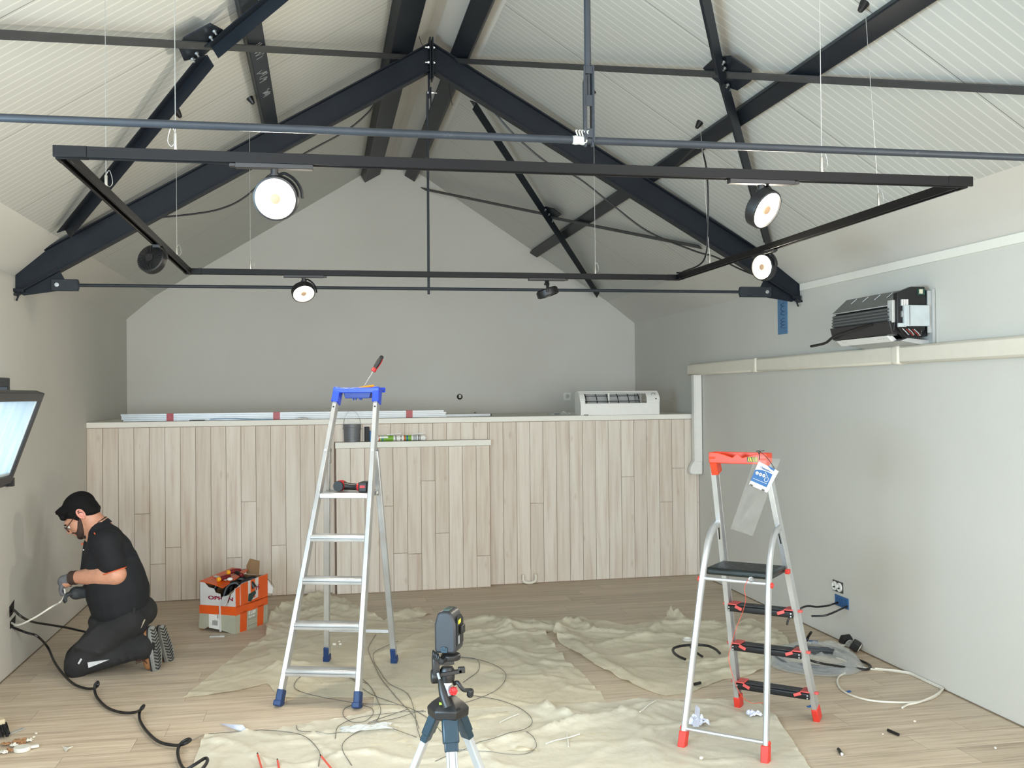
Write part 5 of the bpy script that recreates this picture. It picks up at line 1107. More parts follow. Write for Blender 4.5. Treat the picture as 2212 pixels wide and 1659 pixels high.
# gloves with five fingers
def glove(w0, palm, fdir, curl, thumb, name, side):
    """w0 wrist, palm centre, fdir finger direction, curl direction the fingers bend to"""
    g = MB(); fdir = V(fdir).normalized(); curl = V(curl).normalized(); ac = fdir.cross(curl).normalized()*side
    g.cap(w0, palm, .036, .038); g.ell(palm, (.042, .036, .040))
    for i, (l, off) in enumerate(((.068, -.030), (.076, -.010), (.072, .010), (.058, .029))):
        a = palm+ac*off+fdir*.022; b = a+fdir*l*.42+curl*l*.16; c = b+fdir*l*.18+curl*l*.36; e = c-fdir*l*.12+curl*l*.22
        g.cap(a, b, .0125, .0118, 10, 3); g.cap(b, c, .0118, .0108, 10, 3); g.cap(c, e, .0108, .0095, 10, 3)
    a = palm-ac*.034-fdir*.012; b = a+V(thumb).normalized()*.036; c = b+V(thumb).normalized()*.014+curl*.018
    g.cap(a, b, .0145, .013, 10, 3); g.cap(b, c, .013, .011, 10, 3)
    return g.build('glove', name[1], man, remesh=.0052, smooth_it=2, label=name[0])
g1 = glove(sp_(155, 1249, -.08), sp_(140, 1256, -.06), (-.55, .1, -.62), (.55, .35, -.75), (.1, .6, -.9), ('grey work glove on the near hand', GLOVE), 1)
g2 = glove(sp_(184, 1279, .0), sp_(165, 1281, -.02), (-.95, -.1, .10), (-.1, -.1, -1), (-.75, -.25, .6), ('darker work glove on the far hand', GLOVD), 1)
d = (wrn-eln).normalized(); c = sp_(160, 1248, -.082)
m = MB().lathe([(.041, -.018), (.043, -.006), (.041, .006), (.043, .018), (.040, .024)], c-d*.002, d, 20); m.build('glove_cuff', CUFF, g1)
c = sp_(187, 1277, .01); m = MB().lathe([(.038, -.016), (.040, 0), (.037, .014)], c, (wrf-elf), 18); m.build('glove_cuff', CUFF, g2)
# ================================================================== CARDBOARD BOX OF TOOLS
KW = M('white_printed_card', (206, 202, 198), .6, bump=.15, scale=12); KG = M('grey_green_card', (168, 166, 146), .65, bump=.2, scale=12); KO = M('orange_packing_tape', (222, 88, 28), .35, bump=.35, scale=12); KB = M('brown_card', (150, 118, 84), .75, bump=.15); KD = M('torn_brown_card', (128, 112, 94), .8, bump=.4)
MAR = M('maroon_print', (140, 24, 50), .5)
CA, CB, CC = V((-.857, 7.398, 0)), V((-.602, 7.235, 0)), V((-.400, 7.548, 0)); CD = CA+CC-CB; HB_ = .345
cb = thing('cardboard_box', tuple((CA+CC)/2), 'battered open cardboard box wrapped in orange tape and full of tools', 'cardboard box')
el = (CB-CA).normalized(); er = (CC-CB).normalized(); nl_ = V((el.y, -el.x, 0)); nr_ = V((er.y, -er.x, 0)); LL, LR = (CB-CA).length, (CC-CB).length
def bl(u, z, o=0.): return CA+el*(u*LL)+V((0, 0, z*HB_))+nl_*o          # left (torn) face
def br(u, z, o=0.): return CB+er*(u*LR)+V((0, 0, z*HB_))+nr_*o          # right face
def pf(fn, poly, o, th, mt, name, par, **k):
    p = [fn(u, z, o) for u, z in poly]; n_ = nl_ if fn is bl else nr_
    return MB().prism(p, -n_*th).build(name, mt, par, **k)
wl = pf(bl, [(0, .05), (.12, .045), (.25, .10), (.45, .075), (.7, .03), (.9, .0), (1, .0), (1, .92), (.96, .84), (.90, .80), (.82, .62), (.62, .56), (.58, .78), (.45, .80), (.40, .88), (.25, .90), (.12, 1.0), (0, 1.0)], 0, .005, KW, 'side_panel', cb)
pf(bl, [(-.03, .06), (.12, .05), (.25, .105), (.45, .08), (.7, .035), (.9, .0), (1.005, .0), (1.005, .37), (0, .355)], .002, .003, KG, 'lower_band', wl)
pf(bl, [(-.005, .355), (1.006, .37), (1.006, .545), (-.005, .53)], .003, .003, KO, 'orange_tape', wl)
pf(bl, [(.58, .02), (.62, .02), (.60, .56), (.57, .56)], .008, .006, KW, 'torn_edge', wl)
pf(bl, [(.27, .08), (.57, .06), (.59, .36), (.27, .36)], .0045, .002, M('label_white', (226, 224, 216), .5), 'shipping_label', wl)
text('33', .028, bl(.50, .29, .0065), el, (0, 0, 1), INK, wl, ext=.0004)
for i in range(9): MB().bar(bl(.38+.017*i, .14, .0062), bl(.38+.017*i, .24, .0062), .0018+.0014*(i % 3 == 0), .0006, nl_).build('bar_code_line', M('grey_code_ink', (110, 110, 108), .6), wl)
text('OPHEN', .034, bl(.24, .66, .001), el, (0, 0, 1), MAR, wl, ext=.0005, bold=.0012, sx=1.9)
fl_ = MB().prism([bl(.62, .56, .012), bl(.70, .74, .02), (bl(.93, .80, .03)), bl(.86, .62, .035), bl(.80, .56, .03)], nl_*.003); fl_.build('torn_flap', KW, cb)
MB().prism([bl(.55, .62, -.006), bl(.98, .90, -.006), bl(.98, .62, -.006), bl(.7, .52, -.006)], -nl_*.004).build('torn_lining', KD, cb)
wr = pf(br, [(0, 0), (1, 0), (1, 1.02), (.97, 1.03), (.2, .97), (.02, .90), (0, .84)], 0, .005, KW, 'side_panel', cb)
pf(br, [(0, 0), (1, 0), (1, .44), (0, .40)], .002, .003, KG, 'lower_band', wr)
for poly in ([(-.003, .36), (1.003, .39), (1.003, .56), (-.003, .545)], [(.13, 0), (.33, 0), (.35, .40), (.15, .40)], [(.66, 0), (.85, 0), (.87, .42), (.68, .42)], [(.02, .52), (.13, .52), (.13, .93), (.01, .90)], [(.17, .52), (.38, .52), (.38, .985), (.16, .965)], [(.47, .62), (.60, .62), (.60, 1.0), (.47, .995)], [(.70, .52), (1.003, .54), (1.003, 1.03), (.72, 1.015)], [(.38, .52), (.70, .52), (.70, .60), (.38, .56)]):
    pf(br, poly, .0035, .003, KO, 'orange_tape', wr)
pf(br, [(.38, .58), (.46, .56), (.62, .70), (.60, .76), (.40, .72)], .0055, .002, M('dark_green_picture', (30, 58, 54), .5), 'printed_picture', wr)
text('ri', .055, br(.61, .76, .006), er, (0, 0, 1), MAR, wr, ext=.0006, bold=.001, sx=1.3)
text('IS LAM', .034, br(.385, .30, .005), er, (0, 0, 1), PAPER, wr, ext=.0006, bold=.001, shear=.15, sx=.8)
text('FEUR ORG', .02, br(.385, .23, .005), er, (0, 0, 1), PAPER, wr, ext=.0005, sx=.8)
MB().bar(br(.37, .20, .004), br(.66, .215, .004), .0015, .0012, nr_).build('printed_line', M('grey_print2', (120, 118, 108), .6), wr); MB().bar(br(.37, .07, .004), br(.66, .085, .004), .0015, .0012, nr_).build('printed_line', M('grey_print2', (120, 118, 108), .6), wr)
th = .005
MB().prism([CD, CA, CA+V((0, 0, HB_)), CD+V((0, 0, HB_))], (el)*th).build('back_panel', KB, cb); MB().prism([CD, CC, CC+V((0, 0, HB_)), CD+V((0, 0, HB_*.98))], -er*th).build('back_panel', KB, cb)
MB().prism([CA+V((0, 0, .03)), CB+V((0, 0, .03)), CC+V((0, 0, .03)), CD+V((0, 0, .03))], (0, 0, .005)).build('box_floor', KB, cb)
z1 = V((0, 0, HB_)); lid = MB().prism([CA+z1+V((0, 0, .0)), CA+z1+(CD-CA)*.98+V((0, 0, .035)), CA+z1+(CD-CA)*.95+el*.15+V((0, 0, .03)), CA+z1+(CD-CA)*.45+el*.19+V((0, 0, -.0)), CA+z1+el*.20+V((0, 0, -.035)), CA+z1+el*.10+V((0, 0, -.012))], (0, 0, .005)).build('orange_flap', KO, cb)
MB().prism([CA+z1+(CD-CA)*.30+el*.03+V((0, 0, .018)), CA+z1+(CD-CA)*.38+el*.03+V((0, 0, .020)), CA+z1+(CD-CA)*.30+el*.16+V((0, 0, .004)), CA+z1+(CD-CA)*.22+el*.16+V((0, 0, .001))], (0, 0, .004)).build('white_stripe', KW, lid)
p0 = CD+er*.0+el*.12+z1; MB().prism([p0, p0+el*.11, p0+el*.115+V((.0, .0, .10)), p0+el*.03+V((-.0, 0, .112)), p0+el*.0+V((0, 0, .06))], er*.005).build('standing_flap', KB, cb)
MB().prism([CC+z1*.9+V((.002, 0, 0)), CC+z1*.62+V((.002, 0, 0)), CC+z1*.6+V((.035, .01, 0)), CC+z1*.72+V((.04, .01, 0))], er*.002).build('loose_paper', KW, cb)
tag(MB().tube(bez([CC+z1*.92+V((.0, -.0, 0)), CC+z1*.88+V((.02, -.01, 0)), CC+z1*.78+V((.045, -.01, 0)), CC+z1*.74+V((.048, -.01, 0))], 4), .0015, 5).build('loose_wire', CABLEB), 'thin wire end poking out of the right side of the cardboard box', 'wire')
# tools in the box
DRKR = M('dark_red_handle', (112, 20, 26), .4); YELT = M('yellow_handle_end', (248, 170, 30), .35)
mc = (CA+CC)/2
def tool(a, b, r, mats, label, nm='screwdriver'):
    a = V(a); b = V(b); d = (b-a); L_ = d.length; d.normalize(); o = thing(nm, tuple(a), label, nm.replace('_', ' '))
    MB().lathe([(r*.75, 0), (r, .005), (r, .018), (r*.9, .022)], a, d, 14).build('handle_end', mats[0], o)
    MB().lathe([(r*.85, .022), (r, .035), (r*.95, .085), (r*.6, .105)], a, d, 14).build('handle', mats[1], o)
    MB().cyl(a+d*.1, b, .003, 8).build('shaft', BOLT, o); return o
z = HB_
tool(mc-el*.035-er*.14+V((0, 0, z+.012)), mc+el*.02+er*.02+V((0, 0, z+.035)), .017, (YELT, DRKR), 'screwdriver with yellow-ended dark red handle nearest the front of the box')
tool(mc-el*.015-er*.06+V((0, 0, z+.050)), mc+el*.05+er*.07+V((0, 0, z+.06)), .016, (YELT, DRKR), 'screwdriver with yellow-ended dark red handle further back in the box')
tool(mc+el*.09-er*.02+V((0, 0, z+.03)), mc+el*.0+er*.0+V((0, 0, z+.05)), .014, (DRKR, PLBLACK), 'black handled screwdriver lying across the box of tools')
tag(MB().ell(mc+er*-.09+el*.035+V((0, 0, z+.012)), (.02, .014, .012)).build('white_fitting', WHITEP), 'small white knob among the tools in the box', 'knob')
for i, (a, b, r) in enumerate(((-.10, -.12, .03), (.0, -.12, .03), (.06, -.05, .035), (.03, .05, .04), (-.05, .02, .04))):
    tag(MB().tube(bez([mc+el*a+er*b+V((0, 0, z-.12)), mc+el*(a+.02)+er*(b+.02)+V((0, 0, z-.045+.004*i)), mc+el*(a+.07)+er*(b+.05)+V((0, 0, z-.015)), mc+el*(a+.10)+er*(b+.07)+V((0, 0, z-.06))], 5), r*.55, 10).build('black_pouch_strap', PLBLACK), ['black strap at the torn front corner inside the cardboard box', 'black strap beside the front one inside the cardboard box', 'black strap in the middle of the cardboard box', 'thick black strap towards the back of the cardboard box', 'thick black strap under the orange flap of the box'][i], 'strap')
c = fl(470, 1376); tag(MB().box((c.x, c.y-.0, .006), (.10, .045, .010), rotz(-.1)).box((c.x+.03, c.y, .0125), (.03, .012, .004), rotz(-.1)).build('crushed_packet', M('grey_packet', (186, 182, 176), .5, bump=.4), bevel=.002), 'flattened grey packet on the floor in front of the cardboard box', 'packet')
# ================================================================== DROP SHEETS
def sheet_mat(name, col, cover, dirt=0.):
    g = N(name); c = hexm(col)
    base = g.ramp(g.noise(3.5, detail=6, rough=.6), [(.3, c), (.75, tuple(min(1, v*1.12) for v in c[:3])+(1,))])
    if dirt:
        v = g.n('ShaderNodeTexVoronoi'); v.inputs['Scale'].default_value = 26; g.l(g.pos(), v.inputs['Vector'])
        msk = g.math('MULTIPLY', g.ramp(v.outputs['Distance'], [(.05, (1, 1, 1, 1)), (.12, (0, 0, 0, 1))]), g.ramp(g.noise(1.6), [(.52, (0, 0, 0, 1)), (.62, (1, 1, 1, 1))]))
        base = g.mix(g.math('MULTIPLY', msk, dirt), base, hexm((84, 80, 78)))
    g.l(base, g.b.inputs['Base Color']); g.b.inputs['Roughness'].default_value = .38; g.b.inputs['Specular IOR Level'].default_value = .35
    g.bump(g.noise(9, detail=7, rough=.65), .55, .012)
    t = g.n('ShaderNodeBsdfTransparent'); tl = g.n('ShaderNodeBsdfTranslucent'); g.l(base, tl.inputs[0])
    m1 = g.n('ShaderNodeMixShader'); m1.inputs[0].default_value = .25; g.l(g.b.outputs[0], m1.inputs[1]); g.l(tl.outputs[0], m1.inputs[2])
    m2 = g.n('ShaderNodeMixShader'); m2.inputs[0].default_value = cover; g.l(t.outputs[0], m2.inputs[1]); g.l(m1.outputs[0], m2.inputs[2]); g.l(m2.outputs[0], g.out.inputs[0]); return g.m
SH1 = sheet_mat('cream_plastic_sheet', (230, 221, 197), .93, .75); SH3 = sheet_mat('pale_front_sheet', (230, 224, 206), .92, .35)
FEET = [lA(-.22, 0).xy, lA(.22, 0).xy, lAb(-.22, 0).xy, lAb(.22, 0).xy, lB(-.21, 0).xy, lB(.21, 0).xy, lBb(-.2, 0).xy, lBb(.2, 0).xy, CB.xy, CC.xy, CB.lerp(CC, .5).xy, fl(1720, 1430).xy]
SHEETS = []
def inside(p, poly):
    c = False; n = len(poly)
    for i in range(n):
        a, b = poly[i], poly[(i+1) % n]
        if (a.y > p.y) != (b.y > p.y) and p.x < (b.x-a.x)*(p.y-a.y)/(b.y-a.y)+a.x: c = not c
    return c
def ground(p):
    z = 0
    for poly, h, z0 in SHEETS:
        if inside(p, poly): z = max(z, z0+max(0, h(V((p.x, p.y)))))
    return z
def ridge(t): return 1/(1+(t*2.2)**2)-.04 if abs(t) < 2 else 0
def sheet(name, outline, folds, mat, label, z0=.002, step=.024, rough=.016, seed=0., curl=0.):
    """outline: floor points; folds: (polyline of floor points, height, half width)"""
    P = [fl(x, y) for x, y in outline]; B_ = []
    n = len(P)
    for i in range(n):
        a, b = P[i], P[(i+1) % n]; k = max(1, int((b-a).length/step))
        for j in range(k): B_.append((a.lerp(b, j/k)).xy)
    jit = [V((p.x+.008*noise.noise(V((p.x*9, p.y*9, seed))), p.y+.008*noise.noise(V((p.x*9, p.y*9, seed+5))))) for p in B_]
    xs = [p.x for p in jit]; ys = [p.y for p in jit]; pts = list(jit); nb_ = len(jit); y = min(ys); r = 0
    while y < max(ys):
        x = min(xs)+(step/2 if r % 2 else 0)
        while x < max(xs): pts.append(V((x+random.uniform(-.004, .004), y))); x += step
        y += step*.87; r += 1
    vs, es, fs, *_ = delaunay_2d_cdt(pts, [(i, (i+1) % nb_) for i in range(nb_)], [], 1, 1e-5)
    F_ = []
    for pl, h, wd in folds:
        q = [fl(x, y).xy for x, y in pl]; F_.append((q, h, wd))
    def hgt(p):
        k = .30+1.4*max(0, noise.noise(V((p.x*.8, p.y*.8, seed+20)))+.25); z = 0
        for f, (ax, ay), am, off in ((1.0, (1.7, 3.4), 1.0, 0), (1.0, (4.2, 2.6), .7, 7), (1.0, (8.5, 11.), .42, 13), (1., (19., 15.), .2, 19)):
            wx = p.x+.16*noise.noise(V((p.x*2.3, p.y*2.3, seed+off))); wy_ = p.y+.16*noise.noise(V((p.x*2.3+9, p.y*2.3, seed+off)))
            q = abs(noise.noise(V((wx*ax, wy_*ay, seed+off)))); z += am*max(0, 1-q*9)**1.3
        z *= rough*k
        for q, h, wd in F_:
            dm = 9; u_ = 0
            for i in range(len(q)-1):
                ab = q[i+1]-q[i]; tt_ = max(0, min(1, (p-q[i]).dot(ab)/max(ab.dot(ab), 1e-9))); dd = (p-(q[i]+ab*tt_)).length
                if dd < dm: dm = dd; u_ = i+tt_
            wv = wd*(1+.5*noise.noise(V((p.x*6, p.y*6, seed+1)))); t = dm/wv
            if t < 4: z += .85*h*(math.exp(-t*1.05)*(1+.55*noise.noise(V((p.x*11, p.y*9, seed+2))))+.30*math.exp(-abs(t-1.9)*2.5))*min(1, .35+u_*1.5, .35+(len(q)-1-u_)*1.5)
        for c in FEET:
            d = (p-c).length
            if d < .22: z *= min(1, max(0, (d-.055)/.10))
        return z
    V3 = [(p.x, p.y, z0+max(0, hgt(p))) for p in vs]
    SHEETS.append(([p.xy for p in P], hgt, z0))
    m = MB().add(V3, [tuple(f) for f in fs]); o = m.build(name, mat, ang=180); return tag(o, label, 'plastic sheet', 'plastic drop sheets on the floor')
sheet('plastic_drop_sheet', [(393, 1509), (470, 1447), (540, 1392), (575, 1376), (574, 1350), (590, 1328), (630, 1305), (690, 1286), (740, 1303), (790, 1330), (830, 1342), (890, 1320), (908, 1316), (912, 1322), (935, 1326), (900, 1336), (940, 1344), (1000, 1338), (1060, 1333), (1150, 1337), (1170, 1347), (1205, 1340), (1225, 1352), (1180, 1369), (1195, 1392), (1222, 1426), (1248, 1447), (1300, 1500), (1330, 1560), (1340, 1620), (800, 1640), (795, 1560), (806, 1530), (806, 1508), (700, 1509), (618, 1508), (598, 1499), (578, 1478), (512, 1494)],
      [([(578, 1372), (576, 1345), (600, 1322), (645, 1303), (690, 1290), (740, 1306), (800, 1336)], .055, .05), ([(640, 1332), (680, 1322), (730, 1320), (800, 1336), (860, 1336), (905, 1320)], .05, .035), ([(590, 1400), (580, 1430), (620, 1460), (680, 1475)], .03, .04), ([(560, 1455), (620, 1440), (690, 1432)], .03, .03), ([(1000, 1345), (1060, 1342), (1090, 1352), (1115, 1372)], .05, .03), ([(940, 1360), (1000, 1372), (1120, 1356), (1200, 1352)], .035, .03), ([(1060, 1340), (1130, 1348), (1210, 1350)], .03, .02), ([(1000, 1390), (1080, 1405), (1150, 1450)], .02, .035), ([(900, 1370), (860, 1400), (800, 1420)], .022, .03)],
      SH1, 'large cream plastic sheet spread under the tall ladder, bunched up along its far edge', seed=1.3)
sheet('plastic_drop_sheet', [(1195, 1372), (1205, 1352), (1228, 1344), (1246, 1341), (1280, 1343), (1310, 1344), (1345, 1352), (1390, 1349), (1440, 1340), (1440, 1330), (1470, 1338), (1500, 1345), (1540, 1342), (1580, 1352), (1622, 1338), (1660, 1352), (1690, 1368), (1705, 1392), (1690, 1412), (1655, 1445), (1610, 1462), (1560, 1470), (1500, 1494), (1440, 1505), (1395, 1493), (1340, 1468), (1290, 1440), (1240, 1410), (1210, 1390)],
      [([(1198, 1374), (1210, 1356), (1240, 1346), (1255, 1352)], .065, .035), ([(1210, 1362), (1235, 1385), (1300, 1430), (1400, 1485)], .03, .035), ([(1245, 1350), (1290, 1368), (1345, 1372), (1390, 1375)], .045, .03), ([(1390, 1375), (1430, 1352), (1500, 1350), (1560, 1352)], .05, .035), ([(1270, 1400), (1370, 1380), (1470, 1372)], .03, .03), ([(1440, 1345), (1452, 1330), (1480, 1345)], .085, .022), ([(1350, 1420), (1430, 1410), (1500, 1400), (1600, 1400)], .03, .03), ([(1500, 1440), (1580, 1430), (1640, 1400), (1690, 1385)], .04, .035), ([(1560, 1365), (1620, 1358), (1660, 1380)], .04, .03), ([(1480, 1470), (1560, 1455), (1640, 1440)], .025, .03)],
      SH1, 'bunched cream plastic sheet between the tall ladder and the small ladder', seed=4.1, z0=.003)
sheet('plastic_drop_sheet', [(440, 1592), (520, 1586), (600, 1578), (690, 1562), (745, 1553), (806, 1538), (900, 1535), (1050, 1533), (1200, 1528), (1320, 1521), (1400, 1514), (1490, 1512), (1600, 1517), (1640, 1520), (1668, 1545), (1700, 1585), (1735, 1640), (1775, 1700), (1820, 1790), (380, 1790), (410, 1680)],
      [([(1165, 1528), (1200, 1545), (1240, 1560)], .06, .03), ([(1080, 1610), (1150, 1590), (1240, 1565), (1330, 1545), (1420, 1522)], .035, .035), ([(1370, 1545), (1385, 1590), (1400, 1659)], .02, .03), ([(960, 1640), (1060, 1620), (1100, 1600)], .03, .04), ([(600, 1600), (700, 1590), (800, 1560)], .012, .03), ([(1000, 1600), (1060, 1640), (1090, 1680)], .022, .03)],
      SH3, 'pale plastic sheet across the foreground under the tripod and the small ladder', seed=7.7, z0=.008, rough=.010)
# ================================================================== CABLES AND WIRES ON THE FLOOR
def ftube(name, pts, r, mat, label, cat, k=6, z=None, group=None, conform=False):
    q = [fl(p[0], p[1], (p[2] if len(p) > 2 and not conform else r+.001)) for p in pts]; q = bez(q, k); o_ = []
    for i, p in enumerate(q):
        p = V((max(XL+r+.002, min(XR-r-.004, p.x)), p.y, p.z)); g_ = ground(p); p.z = max(p.z, g_+r+.0008); o_.append(p)
    if len(o_) > 6:
        for _ in range(14): o_ = [o_[0]]+[V((o_[i].x, o_[i].y, max(o_[i].z, (o_[i-1].z+o_[i].z+o_[i+1].z)/3))) for i in range(1, len(o_)-1)]+[o_[-1]]
    return tag(MB().tube(o_, r, 8).build(name, mat), label, cat, group)
c1 = at(25, 1348, 'X', XL); c2 = at(24, 1322, 'X', XL)
q = [c1+V((-.01, 0, -.012)), at(55, 1366, 'X', XL+.06), at(80, 1374, 'X', XL+.15)]+[fl(103, 1398, .10), fl(118, 1430, .055), fl(138, 1458, .03), fl(160, 1478, .018), fl(185, 1487, .014), fl(203, 1487, .02), fl(212, 1480, .05), fl(211, 1473, .065), fl(205, 1480, .05), fl(205, 1495, .02), fl(212, 1510, .013), fl(232, 1529, .013), fl(262, 1539, .014), fl(290, 1539, .018), fl(306, 1532, .05), fl(311, 1524, .06), fl(305, 1530, .045), fl(301, 1543, .02), fl(304, 1560, .014), fl(320, 1583, .013), fl(345, 1603, .014), fl(378, 1610, .016), fl(398, 1607, .035), fl(411, 1599, .045), fl(405, 1597, .045), fl(391, 1606, .03), fl(384, 1622, .02), fl(388, 1645, .016), fl(400, 1662, .03), fl(420, 1652, .05), fl(443, 1638, .06), fl(448, 1644, .06), fl(438, 1660, .05), fl(415, 1685, .03)]
tag(MB().tube(bez(q, 7), .0075, 10).build('coiled_cable', CABLEB), 'black cable springing in loops from the left wall across the floor to the front', 'cable')
q = [c2+V((-.01, .0, -.0)), at(35, 1324, 'X', XL+.06), at(58, 1338, 'X', XL+.2), fl(85, 1352, .11), fl(120, 1352, .06), fl(150, 1357, .03), fl(180, 1364, .012), fl(230, 1372, .01)]
q = [c2, at(30, 1318, 'X', XL+.03), at(45, 1331, 'X', XL+.10), at(70, 1343, 'Y', 6.62), at(110, 1350, 'Y', 6.80), at(145, 1356, 'Y', 6.92), at(175, 1363, 'Y', 6.98), at(200, 1368, 'Y', 7.0), at(225, 1371, 'Y', 7.0)]
q[-1].z = max(q[-1].z, .03)
tag(MB().tube(bez(q, 6), .0075, 8).build('black_cable', CABLEB), 'black cable from the upper wall hole running behind the kneeling man', 'cable')
q = [c1+V((-.005, 0, .01)), at(40, 1350, 'X', XL+.07), at(75, 1334, 'X', XL+.17), at(110, 1312, 'X', XL+.26), at(128, 1302, 'Y', 6.44), at(137, 1292, 'Y', 6.42), at(140, 1278, 'Y', 6.42), at(137, 1270, 'Y', 6.42)]
tag(MB().tube(bez(q, 6), .0055, 8).build('white_cable', CABLEW), 'white cable from the lower wall hole held in the gloved hands of the man', 'cable')
ftube('white_cable', [(1825, 1454), (1812, 1462), (1809, 1475), (1818, 1490), (1842, 1503), (1880, 1513), (1930, 1517), (1975, 1517), (2005, 1511), (2024, 1502), (2033, 1492), (2030, 1480), (2010, 1467), (1975, 1457), (1925, 1449), (1880, 1445), (1850, 1438), (1820, 1425), (1790, 1415)], .0055, CABLEW, 'outer loop of white cable on the floor by the right wall', 'cable')
ftube('white_cable', [(1949, 1529, .006), (1962, 1522, .009), (1985, 1517, .012), (2012, 1506, .016), (2027, 1497, .017), (2037, 1487, .014), (2033, 1477, .012), (2018, 1467, .012), (1985, 1457, .012), (1940, 1449, .014), (1890, 1444, .014)], .0055, CABLEW, 'inner white cable end lying over the loop by the right wall', 'cable')
# wrapped cable reel
c = fl(1760, 1434, .0); R_ = .24
rl = thing('cable_coil', (c.x, c.y, 0), 'coil of cable wrapped in clear plastic behind the small ladder by the right wall', 'cable coil')
for i in range(14):
    rr = R_-.011*(i % 4)-.004*random.random(); zz = .010+.012*(i//4)
    MB().tube([(c.x+rr*cos(a*pi/16), c.y+rr*.98*sin(a*pi/16), zz+.004*sin(a+i)) for a in range(32)], .0068, 7, closed=True).build('cable_turn', M('grey_cable', (92, 94, 98), .45), rl)
m = MB(); n1, n2 = 40, 10; P = []
for j in range(n2+1):
    for i in range(n1):
        a = 2*pi*i/n1; t_2 = j/n2; rr = (R_+.035)*(1-t_2*.55) if j else R_+.045; zz = .004+.085*sin(min(1, t_2*1.6)*pi/2)+.03*noise.noise(V((cos(a)*3, sin(a)*3, t_2*4)))*t_2
        rr *= 1+.05*noise.noise(V((cos(a)*4, sin(a)*4, 3+t_2*2))); P.append((c.x+rr*cos(a), c.y+rr*sin(a), max(.003, zz)))
m.add(P, [(j*n1+i, j*n1+(i+1) % n1, (j+1)*n1+(i+1) % n1, (j+1)*n1+i) for j in range(n2) for i in range(n1)]); m.build('plastic_wrap', FILM, rl, ang=40, solid=.0008)
ftube('black_cable', [(1738, 1423, .10), (1770, 1432, .09), (1810, 1439, .05), (1850, 1446, .012), (1872, 1446, .009), (1881, 1441, .009), (1873, 1433, .010), (1852, 1426, .012), (1831, 1423, .03)], .007, CABLEB, 'short loop of black cable on the wrapped coil by the right wall', 'cable')
tag(MB().tube(bez([fl(x, y, .045) for x, y in ((1480, 1424), (1466, 1418), (1456, 1410), (1454, 1402), (1464, 1397), (1482, 1394), (1505, 1393), (1528, 1395), (1545, 1402), (1555, 1411))], 8), .0085, 8).build('black_cable', CABLEB), 'open ring of black cable on the bunched sheet behind the small ladder', 'cable')
ftube('black_cable', [(1492, 1398, .04), (1500, 1406, .035), (1510, 1414, .03), (1517, 1418, .03)], .0075, CABLEB, 'short black offcut inside the ring of black cable', 'cable offcut')
ftube('black_cable', [(1500, 1478, .02), (1513, 1475, .02)], .009, CABLEB, 'black offcut on the sheet beside the left support leg of the small ladder', 'cable offcut')
ftube('black_cable', [(1918, 1577), (1941, 1587)], .0075, CABLEB, 'longer black offcut on the bare floor at lower right', 'cable offcut')
o = thing('black_cable', tuple(fl(1814, 1624)), 'short black offcut with a bare end, lowest on the right floor', 'cable offcut')
MB().cyl(fl(1811, 1618, .0085), fl(1818, 1628, .0085), .0075, 10).build('sheath', CABLEB, o); MB().cyl(fl(1818, 1628, .0085), fl(1819, 1629.5, .0085), .006, 10).build('bare_end', WHITEP, o)
ftube('cable_stub', [(1741, 1388, .02), (1746, 1375, .06), (1752, 1366, .10)], .009, CABLEB, 'black cable stub standing up beside the wrapped coil', 'cable offcut')
